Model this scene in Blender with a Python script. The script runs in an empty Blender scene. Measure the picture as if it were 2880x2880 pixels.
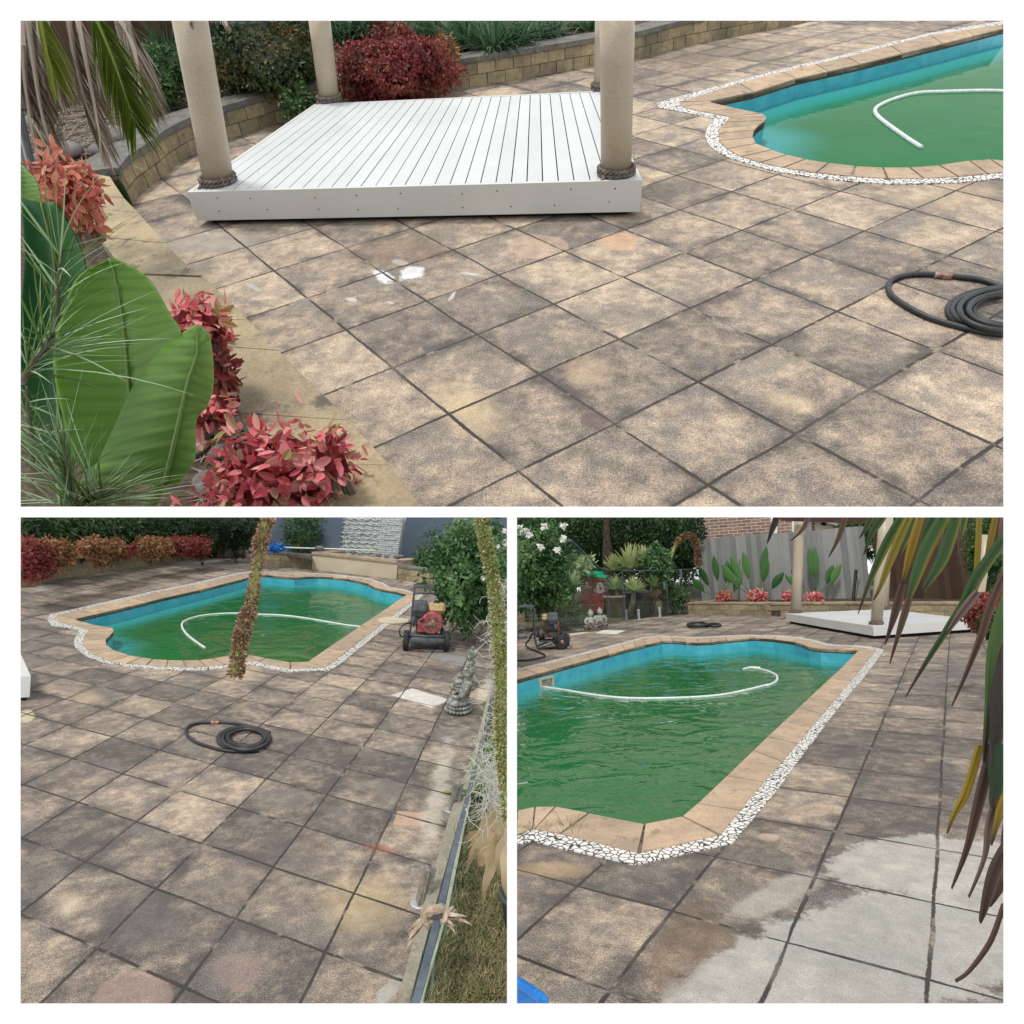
import bpy, bmesh, math, random
import numpy as np
from mathutils import Vector, Matrix
from mathutils.geometry import delaunay_2d_cdt
sc=bpy.context.scene
# ---------------------------------------------------------------- camera, sky, sun, exposure
FPX=1800.;C0=1440.
CAMZ=1.6
cam=bpy.data.objects.new('camera',bpy.data.cameras.new('camera'));sc.collection.objects.link(cam)
cam.location=(0,0,CAMZ);cam.rotation_euler=(math.radians(90),0,0)
cam.data.sensor_width=36;cam.data.lens=36*FPX/2880;cam.data.clip_start=.02;cam.data.clip_end=2000
sc.camera=cam
W=bpy.data.worlds.new('World');sc.world=W;W.use_nodes=True
wn=W.node_tree;wn.nodes.clear()
sky=wn.nodes.new('ShaderNodeTexSky');sky.sky_type='NISHITA';sky.sun_disc=False
SUN_EL,SUN_AZ=58,205
sky.sun_elevation=math.radians(SUN_EL);sky.sun_rotation=math.radians(SUN_AZ)
bg=wn.nodes.new('ShaderNodeBackground');bg.inputs[1].default_value=.1
cl=wn.nodes.new('ShaderNodeBackground');cl.inputs[0].default_value=(1,1,1,1);cl.inputs[1].default_value=1.14   # bright overcast cloud
mx=wn.nodes.new('ShaderNodeMixShader');mx.inputs[0].default_value=.88
wo=wn.nodes.new('ShaderNodeOutputWorld')
wn.links.new(sky.outputs[0],bg.inputs[0]);wn.links.new(bg.outputs[0],mx.inputs[1]);wn.links.new(cl.outputs[0],mx.inputs[2]);wn.links.new(mx.outputs[0],wo.inputs[0])
sd=bpy.data.lights.new('sun','SUN');sd.energy=2.1;sd.angle=math.radians(9);sd.color=(1,.95,.87)
so=bpy.data.objects.new('sun',sd);sc.collection.objects.link(so)
so.rotation_euler=(math.radians(90-SUN_EL),0,math.radians(180-SUN_AZ))
sc.view_settings.view_transform='Standard';sc.view_settings.look='None';sc.view_settings.exposure=0;sc.view_settings.gamma=1
# ---------------------------------------------------------------- the three terraces and their frames of reference
def unit(v): v=np.array(v,float); return v/np.linalg.norm(v)
class Panel:
    """A terrace: level ground plane with local axes right/forward/up, measured in metres."""
    def __init__(s,name,hp1,hp2,H,k,rect):
        s.name=name;s.H=H;s.k=k;s.rect=rect
        d1=np.array([(hp1[0]-C0)/FPX,-(hp1[1]-C0)/FPX,-1]);d2=np.array([(hp2[0]-C0)/FPX,-(hp2[1]-C0)/FPX,-1])
        n=unit(np.cross(d1,d2)); n=n if n[1]>0 else -n
        cx=(rect[0]+rect[2])/2
        f=unit(((cx-C0)/FPX,0,-1));f=unit(f-n*(f@n)); r=np.cross(f,n)
        s.n,s.f,s.r=n,f,r
        w=lambda v:Vector((v[0],-v[2],v[1]))
        r_,f_,n_=w(r)*k,w(f)*k,w(n)*k
        t=Vector((0,0,CAMZ))-n_*H
        s.M=Matrix(((r_[0],f_[0],n_[0],t[0]),(r_[1],f_[1],n_[1],t[1]),(r_[2],f_[2],n_[2],t[2]),(0,0,0,1)))
        x0,y0,x1,y1=rect;c=[s.ray(x0,y0),s.ray(x1,y0),s.ray(x1,y1),s.ray(x0,y1)];mid=s.ray(cx,(y0+y1)/2)
        s.pl=[]
        for i in range(4):
            q=unit(np.cross(c[i],c[(i+1)%4]))
            s.pl.append(q if q@mid>0 else -q)
    def ray(s,px,py):
        d=np.array([(px-C0)/FPX,-(py-C0)/FPX,-1.]); return np.array([d@s.r,d@s.f,d@s.n])
    def G(s,px,py,h=0):
        d=s.ray(px,py);t=(h-s.H)/d[2];assert t>0,(s.name,px,py,h); return Vector((d[0]*t,d[1]*t,h))
    def D(s,px,py,dist):
        d=s.ray(px,py);t=dist/d[1];return Vector((d[0]*t,dist,s.H+d[2]*t))
    def depth(s,p):
        p=np.array(p,float)-[0,0,s.H];c=p[0]*s.r+p[1]*s.f+p[2]*s.n;return -c[2]
    def px(s,p):
        p=np.array(p,float)-[0,0,s.H];c=p[0]*s.r+p[1]*s.f+p[2]*s.n
        return C0+FPX*c[0]/-c[2],C0-FPX*c[1]/-c[2]
    def w(s,p,wpx): return wpx*s.depth(p)/FPX
    def hgt(s,b,py):
        lo,hi=-3.,14.
        for _ in range(45):
            m=(lo+hi)/2
            if s.px((b[0],b[1],b[2]+m))[1]>py: lo=m
            else: hi=m
        return lo
    def inside(s,p,m=0.):
        x,y,z=p[0],p[1],p[2]-s.H
        for q in s.pl:
            if q[0]*x+q[1]*y+q[2]*z < -m: return False
        return True
S_=960/1932;T_=720/1932
def cv(x0,y0,s): return lambda *L:[(x0+x*s,y0+y*s) for x,y in L]
z1,z2,z3,z4,z5,z6=cv(0,0,S_),cv(960,0,S_),cv(1920,0,S_),cv(0,720,S_),cv(960,720,S_),cv(1920,720,S_)
b1,b2,b3,b4=cv(40,1440,T_),cv(720,1440,T_),cv(40,2120,T_),cv(720,2120,T_)
c5,c6,c7,c8=cv(1440,1440,T_),cv(2120,1440,T_),cv(1440,2120,T_),cv(2120,2120,T_)
PA=Panel('A',(-380,-181),(5571,-696),1.6,12,(58,58,2822,1425))
PB=Panel('B',(-3176,1126),(1519,1426),2.1,1,(58,1455,1426,2822))
PC=Panel('C',(-1124,1753),(2692,1560),1.4,1,(1454,1455,2822,2822))
def Gs(P,L,h=0): return [P.G(x,y,h) for x,y in L]
def Ds(P,L,d): return [P.D(x,y,d) for x,y in L]
# ---------------------------------------------------------------- materials
class N:
    def __init__(s,name):
        s.m=bpy.data.materials.new(name);s.m.use_nodes=True;s.t=s.m.node_tree
        s.t.nodes.clear();s.o=s.t.nodes.new('ShaderNodeOutputMaterial')
        s.b=s.t.nodes.new('ShaderNodeBsdfPrincipled');s.t.links.new(s.b.outputs[0],s.o.inputs[0])
        s.tc=s.t.nodes.new('ShaderNodeTexCoord')
    def set(s,inp,v):
        if isinstance(v,bpy.types.NodeSocket): s.t.links.new(v,inp)
        else:
            if inp.type=='RGBA' and len(v)==3: v=(*v,1)
            inp.default_value=v
    def math(s,op,a,b=0,c=None,clamp=False):
        n=s.t.nodes.new('ShaderNodeMath');n.operation=op;n.use_clamp=clamp
        s.set(n.inputs[0],a);s.set(n.inputs[1],b)
        if c is not None: s.set(n.inputs[2],c)
        return n.outputs[0]
    def dot(s,a,v):
        n=s.t.nodes.new('ShaderNodeVectorMath');n.operation='DOT_PRODUCT';s.set(n.inputs[0],a);n.inputs[1].default_value=v;return n.outputs['Value']
    def add(s,a,b,op='ADD'):
        n=s.t.nodes.new('ShaderNodeVectorMath');n.operation=op;s.set(n.inputs[0],a);s.set(n.inputs[1],b);return n.outputs[0]
    def noise(s,scale,det=3,rough=.55,vec=None,out=0,dist=0):
        n=s.t.nodes.new('ShaderNodeTexNoise');n.inputs['Scale'].default_value=scale;n.inputs['Detail'].default_value=det;n.inputs['Roughness'].default_value=rough
        n.inputs['Distortion'].default_value=dist
        s.set(n.inputs['Vector'],vec if vec is not None else s.tc.outputs['Object']);return n.outputs[out]
    def map(s,v,a,b,c=0,d=1,smooth=True):
        n=s.t.nodes.new('ShaderNodeMapRange');n.interpolation_type='SMOOTHSTEP' if smooth else 'LINEAR'
        for i,x in enumerate((v,a,b,c,d)): s.set(n.inputs[i],x)
        return n.outputs[0]
    def mix(s,f,a,b,mode='MIX'):
        n=s.t.nodes.new('ShaderNodeMix');n.data_type='RGBA';n.blend_type=mode
        s.set(n.inputs[0],f);s.set(n.inputs[6],a);s.set(n.inputs[7],b);return n.outputs[2]
    def ramp(s,f,stops,const=False):
        n=s.t.nodes.new('ShaderNodeValToRGB');e=n.color_ramp.elements
        if const: n.color_ramp.interpolation='CONSTANT'
        while len(e)<len(stops): e.new(.5)
        for k,(p,c) in enumerate(stops): e[k].position=p;e[k].color=(*c,1)
        s.set(n.inputs[0],f);return n.outputs[0]
    def uv(s):
        n=s.t.nodes.new('ShaderNodeSeparateXYZ');s.t.links.new(s.tc.outputs['UV'],n.inputs[0]);return n.outputs[0],n.outputs[1]
    def bump(s,h,st=.3,d=.01):
        n=s.t.nodes.new('ShaderNodeBump');n.inputs['Strength'].default_value=st;n.inputs['Distance'].default_value=d
        s.set(n.inputs['Height'],h);s.t.links.new(n.outputs[0],s.b.inputs['Normal'])
    def fin(s,col,rough=.8,metal=0,spec=.3):
        s.set(s.b.inputs['Base Color'],col);s.set(s.b.inputs['Roughness'],rough);s.b.inputs['Metallic'].default_value=metal
        s.b.inputs['Specular IOR Level'].default_value=spec;return s.m
def rough_mat(name,c1,c2,scale=8,rough=.8,bs=.3,metal=0,c3=None,fine=60,spec=.3,bd=.01):
    n=N(name);f=n.noise(scale,5,.6);f=n.map(f,.35,.65)
    col=n.mix(f,c1,c2)
    if c3: col=n.mix(n.map(n.noise(scale*2.7,4,.65),.55,.7),col,c3)
    g=n.noise(fine,3,.6);col=n.mix(.5,col,n.ramp(g,[(.3,(.55,.55,.55)),(.7,(1.25,1.25,1.25))]),'MULTIPLY')
    n.bump(g,bs,bd);return n.fin(col,rough,metal,spec)
def leaf_mat(name,cols,tip=None,rough=.5,trans=.25,vein=0):
    n=N(name);u,v=n.uv();k=len(cols)
    col=n.ramp(u,[(i/max(1,k-1),c) for i,c in enumerate(cols)])
    if tip: col=n.mix(n.map(v,tip[1],1),col,tip[0])
    if vein:
        w=n.math('SINE',n.math('MULTIPLY',v,vein));col=n.mix(n.map(w,-.2,1,0,.28),col,n.mix(.6,col,(.02,.09,.02)));n.bump(w,.35,.006)
    n.fin(col,rough,0,.4)
    tr=n.t.nodes.new('ShaderNodeBsdfTranslucent');n.set(tr.inputs[0],col)
    ms=n.t.nodes.new('ShaderNodeMixShader');ms.inputs[0].default_value=trans
    n.t.links.new(n.b.outputs[0],ms.inputs[1]);n.t.links.new(tr.outputs[0],ms.inputs[2]);n.t.links.new(ms.outputs[0],n.o.inputs[0])
    return n.m
def blob_of(P,c,ex,ey,col,st=.8,soft=.35,wob=.25,h=0):
    """stain: centre, a point on its right rim and one on its lower rim"""
    c,ex,ey=P.G(*c,h),P.G(*ex,h),P.G(*ey,h)
    A=np.array([[ex[0]-c[0],ey[0]-c[0]],[ex[1]-c[1],ey[1]-c[1]]]);I=np.linalg.inv(A)
    return (c[0],c[1],I,col,st,soft,wob)
def paving_mat(name,nU,oU,sU,nV,oV,sV,blobs,dark=0.,cols=None):
    n=N(name);pos=n.tc.outputs['Object']
    wob=n.add(n.noise(2.2,2,.5,out=1),(.5,.5,.5),'SUBTRACT');p2=n.add(pos,n.add(wob,(.022,.022,0),'MULTIPLY'))
    wob2=n.add(n.noise(38,2,.5,out=1),(.5,.5,.5),'SUBTRACT');p2=n.add(p2,n.add(wob2,(.008,.008,0),'MULTIPLY'))
    u=n.math('DIVIDE',n.math('SUBTRACT',n.dot(p2,(*nU,0)),oU),sU);v=n.math('DIVIDE',n.math('SUBTRACT',n.dot(p2,(*nV,0)),oV),sV)
    def edge(x,s):
        f=n.math('FRACT',x);return n.math('MULTIPLY',n.math('MINIMUM',f,n.math('SUBTRACT',1,f)),s)
    d=n.math('MINIMUM',edge(u,sU),edge(v,sV))
    cb=n.t.nodes.new('ShaderNodeCombineXYZ');n.set(cb.inputs[0],n.math('FLOOR',u));n.set(cb.inputs[1],n.math('FLOOR',v))
    wn_=n.t.nodes.new('ShaderNodeTexWhiteNoise');wn_.noise_dimensions='3D';n.set(wn_.inputs['Vector'],cb.outputs[0])
    r1=wn_.outputs['Value']
    big=n.noise(.8,10,.7,dist=.2);med=n.noise(9,10,.8,vec=n.add(pos,n.add(wn_.outputs['Color'],(9,9,9),'MULTIPLY')),dist=.15)
    fine=n.noise(150,4,.85)
    t=n.math('ADD',n.math('MULTIPLY',big,.8),n.math('MULTIPLY',med,1.25));t=n.math('ADD',t,n.math('MULTIPLY',r1,.23));t=n.math('ADD',t,n.math('MULTIPLY',fine,.75))
    t=n.math('SUBTRACT',t,n.math('MULTIPLY',n.map(d,.0,.10,.26,0),n.map(n.noise(2.4,4,.65),.42,.66)));t=n.math('SUBTRACT',t,dark)
    cols=cols or [(.0,(.10,.088,.082)),(.3,(.215,.18,.152)),(.58,(.39,.315,.245)),(1,(.64,.525,.385))]
    col=n.ramp(n.map(t,1.22,1.82,smooth=False),cols)
    col=n.mix(n.map(n.noise(2.2,9,.78,vec=n.add(pos,n.add(wn_.outputs['Color'],(3,3,3),'MULTIPLY')),dist=.3),.50,.60,0,.6),col,n.mix(n.map(fine,.35,.65),(.085,.08,.078),(.25,.235,.22)))
    # lichen specks, white paint crumbs
    sp=n.t.nodes.new('ShaderNodeTexVoronoi');sp.inputs['Scale'].default_value=17;n.set(sp.inputs['Vector'],pos);sp.inputs['Randomness'].default_value=1
    spm=n.math('MULTIPLY',n.map(sp.outputs['Distance'],.08,.14,1,0),n.map(n.noise(1.6,2),.5,.65));col=n.mix(n.math('MULTIPLY',spm,.7),col,(.07,.06,.055))
    col=n.mix(.85,col,n.ramp(fine,[(.30,(.33,.32,.31)),(.5,(1.0,1.0,1.0)),(.70,(1.55,1.52,1.46))]),'MULTIPLY')
    bn=n.math('SUBTRACT',n.noise(6,6,.72),.5)
    for (cx,cy,I,bc,st,soft,wb) in blobs:
        dx=n.add(p2,(cx,cy,0),'SUBTRACT');a=n.dot(dx,(I[0,0],I[0,1],0));b=n.dot(dx,(I[1,0],I[1,1],0))
        q=n.math('SQRT',n.math('ADD',n.math('MULTIPLY',a,a),n.math('MULTIPLY',b,b))) if soft>0 else n.math('MAXIMUM',n.math('ABSOLUTE',a),n.math('ABSOLUTE',b))
        soft=abs(soft)
        q=n.math('ADD',q,n.math('MULTIPLY',bn,wb*3.2))
        m=n.map(q,1-soft,1,st,0)
        tex=n.mix(.95,bc,n.ramp(n.math('ADD',n.math('MULTIPLY',fine,.6),n.math('MULTIPLY',med,.4)),[(.3,(.42,.42,.42)),(.7,(1.45,1.45,1.45))]),'MULTIPLY')
        col=n.mix(m,col,tex)
    gw=n.math('ADD',-.0015,n.math('MULTIPLY',n.noise(3.1,3),.0125))
    g=n.map(d,gw,n.math('ADD',gw,.0045),1,0)
    gcol=n.mix(n.map(n.noise(5,4,.6),.56,.66),(.05,.045,.042),(.26,.22,.17))
    col=n.mix(n.math('MULTIPLY',g,n.map(n.noise(1.7,3,.6),.3,.5,.62,1)),col,gcol)
    h=n.math('SUBTRACT',n.math('ADD',n.math('MULTIPLY',fine,.35),n.math('MULTIPLY',med,.35)),g)
    n.bump(h,.55,.008)
    return n.fin(col,n.map(med,.3,.7,.65,.9),0,.25)
M={}
M['coping']=None
def mk():
    n=N('coping_stone');u,v=n.uv();c=n.mix(n.map(n.noise(5,6,.65),.35,.65),(.49,.37,.26),(.37,.28,.205));c=n.mix(n.map(n.noise(8,5,.7),.56,.68,0,.7),c,(.20,.155,.12));c=n.mix(.8,c,n.ramp(u,[(0,(.78,.80,.82)),(1,(1.12,1.1,1.06))]),'MULTIPLY');f=n.noise(90,3,.75);c=n.mix(.6,c,n.ramp(f,[(.3,(.55,.55,.55)),(.7,(1.35,1.35,1.35))]),'MULTIPLY');n.bump(f,.35,.008);M['coping']=n.fin(c,.8)
    n=N('mosaic_chips');v=n.t.nodes.new('ShaderNodeTexVoronoi');v.feature='DISTANCE_TO_EDGE';v.inputs['Scale'].default_value=27;n.set(v.inputs['Vector'],n.tc.outputs['Object'])
    m=n.map(v.outputs['Distance'],.05,.09);c=n.mix(m,(.06,.055,.05),n.mix(n.noise(9),(.78,.78,.76),(.62,.61,.58)));n.bump(m,.5,.006);M['mosaic']=n.fin(c,.45)
    n=N('pool_liner');f=n.noise(3,4,.6,dist=1.2);c=n.mix(n.map(f,.3,.7),(.05,.36,.47),(.10,.46,.56));M['liner']=n.fin(c,.4)
    M['joint_and_shade']=rough_mat('dark_joint_and_shade',(.05,.045,.035),(.10,.08,.06),12,.9)  # dark joints, and the shade painted under the pool coping
    n=N('green_water');at=n.t.nodes.new('ShaderNodeAttribute');at.attribute_name='shallow'
    f=n.noise(.9,3,.5);c=n.mix(f,(.011,.115,.038),(.02,.16,.05));c=n.mix(n.map(n.noise(2.2,6,.7,dist=1.5),.55,.75,0,.35),c,(.05,.20,.07));c=n.mix(at.outputs['Fac'],c,(.045,.30,.31))
    h=n.math('ADD',n.noise(1.5,2,.5,dist=1.2),n.math('MULTIPLY',n.noise(8,2,.5,dist=.8),.13));n.bump(h,.3,.06)
    n.fin(c,.03,0,.5);n.b.inputs['IOR'].default_value=1.33;M['water']=n.m
    n=N('white_deck_paint');u,v=n.uv();c=n.mix(n.map(n.noise(2,3),.3,.7),(.60,.63,.64),(.54,.575,.585));c=n.mix(n.map(n.noise(55,3,.8),.66,.72,0,.5),c,(.40,.40,.38));c=n.mix(.7,c,n.ramp(u,[(0,(.93,.93,.93)),(1,(1.04,1.04,1.04))]),'MULTIPLY');n.bump(n.noise(60,3),.15,.004);M['deckwhite']=n.fin(c,.4)
    n=N('white_board_paint');c=n.mix(n.map(n.noise(1.5,4),.3,.7),(.60,.605,.585),(.56,.565,.54));c=n.mix(n.map(n.noise(16,4,.8),.68,.72,0,.45),c,(.33,.31,.28));n.bump(n.noise(5,4,vec=n.add(n.tc.outputs['Object'],(1,1,6),'MULTIPLY')),.25,.006);M['fascia']=n.fin(c,.4)
    M['post']=rough_mat('beige_post_paint',(.43,.365,.275),(.41,.35,.265),.8,.36,.12,fine=170,spec=.4)
    M['rope']=rough_mat('grey_rope',(.10,.085,.075),(.22,.19,.165),40,.9,.5)
    M['black']=rough_mat('black_rubber',(.016,.018,.02),(.03,.034,.038),9,.45,.2,spec=.5)
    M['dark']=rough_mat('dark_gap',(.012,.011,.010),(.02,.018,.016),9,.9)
    M['block']=None
    n=N('wall_block');u,v=n.uv();f=n.noise(14,5,.7);c=n.mix(n.map(f,.3,.7),(.42,.35,.23),(.26,.215,.145))
    c=n.mix(.75,c,n.ramp(u,[(0,(.62,.62,.62)),(1,(1.22,1.2,1.1))]),'MULTIPLY');c=n.mix(n.map(n.noise(2,4),.5,.7,0,.6),c,(.13,.125,.09));n.bump(n.noise(30,5,.7),.8,.03);M['block']=n.fin(c,.9)
    M['cap']=rough_mat('wall_cap_stone',(.24,.20,.14),(.42,.34,.21),2.2,.85,.6,c3=(.12,.105,.085),fine=70)
    M['capdark']=rough_mat('weathered_cap',(.13,.13,.12),(.20,.195,.175),4,.85,.5,c3=(.09,.09,.08),fine=50)
    M['soil']=rough_mat('mulch',(.045,.033,.026),(.10,.073,.055),20,.95,.9,c3=(.15,.11,.08),fine=60,bd=.03)
    M['grass_base']=rough_mat('dry_turf',(.10,.085,.055),(.17,.14,.085),12,.95,.9,c3=(.07,.085,.035),fine=80,bd=.03)
    M['grass']=leaf_mat('dry_grass_blades',[(.08,.11,.03),(.17,.17,.07),(.42,.36,.19),(.32,.25,.14),(.58,.50,.32)])
    M['pale']=rough_mat('pale_slab',(.62,.60,.55),(.5,.48,.43),5,.8,.3)
    M['render']=rough_mat('bounce_slab_white',(.86,.89,.92),(.80,.83,.86),2,.9)  # pale so the unseen slab bounces and mirrors light
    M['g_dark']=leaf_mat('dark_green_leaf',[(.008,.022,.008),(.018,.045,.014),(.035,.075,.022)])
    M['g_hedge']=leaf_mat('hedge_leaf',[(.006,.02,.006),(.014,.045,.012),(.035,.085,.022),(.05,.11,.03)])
    M['g_mid']=leaf_mat('mid_green_leaf',[(.02,.05,.014),(.045,.11,.03),(.09,.17,.05)])
    M['g_rose']=leaf_mat('rose_leaf',[(.02,.06,.02),(.05,.13,.045),(.10,.20,.07),(.17,.27,.10)])
    M['g_strap']=leaf_mat('strappy_leaf',[(.02,.055,.03),(.05,.12,.06),(.10,.20,.10),(.19,.29,.17)])
    M['g_shrub']=leaf_mat('bronze_green_leaf',[(.012,.022,.008),(.03,.05,.013),(.06,.075,.02),(.17,.07,.025)])
    M['n_red']=leaf_mat('red_nandina_leaf',[(.05,.012,.012),(.16,.022,.028),(.27,.04,.045),(.22,.07,.035),(.10,.05,.02)])
    M['n_pink']=leaf_mat('pink_nandina_leaf',[(.22,.03,.03),(.52,.075,.10),(.70,.17,.20),(.80,.38,.36),(.30,.26,.08),(.55,.12,.10)])
    M['n_orange']=leaf_mat('orange_nandina_leaf',[(.28,.05,.04),(.52,.16,.10),(.62,.30,.20),(.50,.10,.09),(.30,.14,.06)])
    M['n_rust']=leaf_mat('rusty_nandina_leaf',[(.14,.035,.025),(.26,.10,.045),(.33,.19,.075),(.13,.08,.03),(.30,.06,.05)])
    M['banana']=leaf_mat('broad_leaf',[(.17,.36,.07),(.34,.52,.16)],rough=.25,trans=.45,vein=120)
    M['banana2']=leaf_mat('broad_dark_leaf',[(.02,.10,.04),(.06,.17,.06)],rough=.3,trans=.2,vein=110)
    M['strelleaf']=leaf_mat('paddle_leaf_small',[(.03,.12,.035),(.10,.24,.06)],rough=.3,trans=.3)
    M['rib']=leaf_mat('leaf_rib',[(.20,.32,.09),(.30,.42,.16)])
    M['needle']=leaf_mat('needle_leaf',[(.05,.10,.02),(.12,.19,.05),(.30,.42,.24),(.45,.58,.40)])
    M['deadfrond']=leaf_mat('dead_frond',[(.10,.07,.045),(.20,.145,.10),(.34,.28,.22),(.46,.42,.38)])
    M['palmgreen']=leaf_mat('palm_leaflet',[(.05,.09,.012),(.13,.19,.02),(.26,.30,.05)])
    M['bark']=rough_mat('bark',(.10,.085,.065),(.19,.165,.13),9,.9,.9,fine=30,bd=.03)
    M['barkdark']=rough_mat('dark_bark',(.03,.022,.016),(.08,.06,.045),12,.95,.9,fine=30,bd=.04)
    n=N('grey_paling');u,v=n.uv();f=n.noise(3,4,.6,vec=n.add(n.tc.outputs['Object'],(9,9,.7),'MULTIPLY'));c=n.mix(f,(.16,.165,.165),(.30,.31,.31));c=n.mix(.8,c,n.ramp(u,[(0,(.6,.6,.62)),(1,(1.25,1.22,1.18))]),'MULTIPLY');n.bump(f,.5,.01);M['paling']=n.fin(c,.85)
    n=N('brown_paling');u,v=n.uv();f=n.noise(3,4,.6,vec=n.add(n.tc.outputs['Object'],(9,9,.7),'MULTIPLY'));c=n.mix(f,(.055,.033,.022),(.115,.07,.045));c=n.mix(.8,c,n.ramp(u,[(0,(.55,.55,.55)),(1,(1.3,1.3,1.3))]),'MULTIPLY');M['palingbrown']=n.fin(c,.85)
    n=N('glass');n.fin((.75,.88,.85),.02,0,.5);n.b.inputs['Transmission Weight'].default_value=0
    tb=n.t.nodes.new('ShaderNodeBsdfTransparent');tb.inputs[0].default_value=(.93,.98,.97,1);ms=n.t.nodes.new('ShaderNodeMixShader')
    gl=n.t.nodes.new('ShaderNodeBsdfGlossy');gl.inputs['Roughness'].default_value=.03;gl.inputs['Color'].default_value=(.8,.9,.9,1)
    fr=n.t.nodes.new('ShaderNodeFresnel');fr.inputs[0].default_value=1.5
    n.t.links.new(n.math('MINIMUM',n.math('MULTIPLY',fr.outputs[0],1.),.10),ms.inputs[0]);n.t.links.new(tb.outputs[0],ms.inputs[1]);n.t.links.new(gl.outputs[0],ms.inputs[2]);n.t.links.new(ms.outputs[0],n.o.inputs[0]);M['glass']=n.m
    M['glassedge']=rough_mat('glass_top_rail',(.06,.085,.12),(.10,.13,.17),7,.3,.1,spec=.6)
    M['sleeper']=rough_mat('grey_sleeper',(.26,.24,.19),(.33,.30,.24),4,.85,.3,c3=(.20,.19,.16))
    M['steel']=rough_mat('dull_steel',(.30,.29,.27),(.42,.40,.38),30,.4,.2,metal=.7)
    M['steelplate']=rough_mat('steel_plate',(.55,.58,.60),(.45,.47,.48),30,.35,.1,metal=.5)
    M['stone']=rough_mat('mossy_statue_stone',(.12,.12,.105),(.33,.33,.30),16,.95,.8,c3=(.55,.58,.54),fine=90,bd=.012)
    M['screw']=rough_mat('screw_head',(.10,.09,.08),(.16,.14,.12),40,.6,0)
    M['blue']=rough_mat('bright_blue_plastic',(.01,.13,.45),(.015,.2,.6),9,.35,.1)
    M['pole']=rough_mat('white_pole',(.65,.68,.70),(.6,.62,.64),9,.35,.1)
    M['cream']=rough_mat('cream_render',(.56,.50,.37),(.50,.445,.33),1.5,.85,.2,c3=(.44,.39,.29),fine=90)
    M['bluewall']=rough_mat('blue_grey_render',(.105,.14,.19),(.12,.16,.215),1.2,.9,.15,fine=90)
    M['hosewhite']=rough_mat('white_hose',(.70,.76,.76),(.6,.66,.64),20,.4,.1)
    M['brown']=rough_mat('brown_beam',(.05,.02,.015),(.07,.03,.02),4,.7)
    M['flower']=leaf_mat('white_petal',[(.75,.76,.7),(.9,.9,.86)])
    M['maroon']=rough_mat('maroon_plastic',(.19,.04,.042),(.23,.052,.055),3,.45,.1,spec=.4)
    M['lid']=rough_mat('green_lid',(.01,.52,.25),(.012,.58,.29),3,.4,.1,spec=.4)
    M['print']=rough_mat('white_print',(.6,.58,.58),(.55,.52,.52),9,.6,0)
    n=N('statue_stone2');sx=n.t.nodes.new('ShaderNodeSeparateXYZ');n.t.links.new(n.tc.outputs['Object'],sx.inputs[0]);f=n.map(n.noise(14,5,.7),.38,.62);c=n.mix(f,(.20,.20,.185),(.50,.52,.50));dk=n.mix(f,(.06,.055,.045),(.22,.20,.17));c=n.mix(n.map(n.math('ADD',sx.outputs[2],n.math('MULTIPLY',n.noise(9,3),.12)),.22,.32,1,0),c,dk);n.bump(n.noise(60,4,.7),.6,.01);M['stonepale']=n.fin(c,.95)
    M['stones']=rough_mat('river_stone',(.13,.125,.13),(.22,.20,.19),9,.7,.3)
    M['rail']=rough_mat('dry_sand',(.5,.47,.4),(.42,.38,.3),9,.9)
    M['spike']=leaf_mat('seed_head',[(.10,.05,.03),(.24,.13,.08),(.42,.27,.17),(.60,.46,.33)],trans=.15)
    M['spikegreen']=leaf_mat('spike_stem',[(.12,.19,.03),(.30,.36,.10),(.45,.48,.2),(.6,.58,.42)])
    M['thread']=leaf_mat('white_thread',[(.45,.44,.38),(.62,.62,.58)])
    M['straw']=leaf_mat('dead_agave_leaf',[(.30,.22,.11),(.48,.37,.21),(.62,.52,.34)],tip=((.22,.15,.08),.5))
    M['aloe']=leaf_mat('fleshy_leaf',[(.10,.20,.05),(.17,.30,.09),(.30,.38,.14)],tip=((.4,.35,.15),.8))
    M['agave']=leaf_mat('agave_leaf',[(.24,.33,.14),(.38,.47,.22),(.52,.57,.28)],tip=((.5,.45,.18),.75))
    M['pot']=rough_mat('dark_teal_pot',(.045,.065,.065),(.07,.095,.095),6,.5,.2)
    M['red']=rough_mat('dusty_red_metal',(.30,.05,.055),(.42,.12,.12),14,.6,.3,c3=(.5,.28,.26))
    M['tank']=rough_mat('stained_cream_tank',(.55,.42,.22),(.40,.28,.12),7,.5,.2,c3=(.2,.13,.06))
    M['engine']=rough_mat('oily_engine',(.06,.05,.045),(.16,.13,.11),30,.6,.4,metal=.4)
    M['filter']=rough_mat('scuffed_black_plastic',(.05,.058,.066),(.10,.11,.125),12,.5,.2)
    M['tyre']=rough_mat('tyre_rubber',(.018,.02,.022),(.035,.04,.045),12,.7,.2)
    M['rim']=rough_mat('rusty_rim',(.42,.36,.33),(.25,.10,.06),20,.5,.2,metal=.4)
    M['rag']=rough_mat('brown_rag',(.30,.22,.15),(.5,.42,.34),18,.95,.6,c3=(.15,.11,.09))
    M['cottage']=rough_mat('cream_weatherboard',(.78,.74,.60),(.72,.68,.55),2,.8)
    M['white']=rough_mat('white_paint',(.78,.79,.78),(.72,.73,.72),3,.5)
    n=N('house_brick');br=n.t.nodes.new('ShaderNodeTexBrick');br.inputs['Scale'].default_value=1;br.inputs['Brick Width'].default_value=.36;br.inputs['Row Height'].default_value=.13;br.inputs['Mortar Size'].default_value=.012
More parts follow.
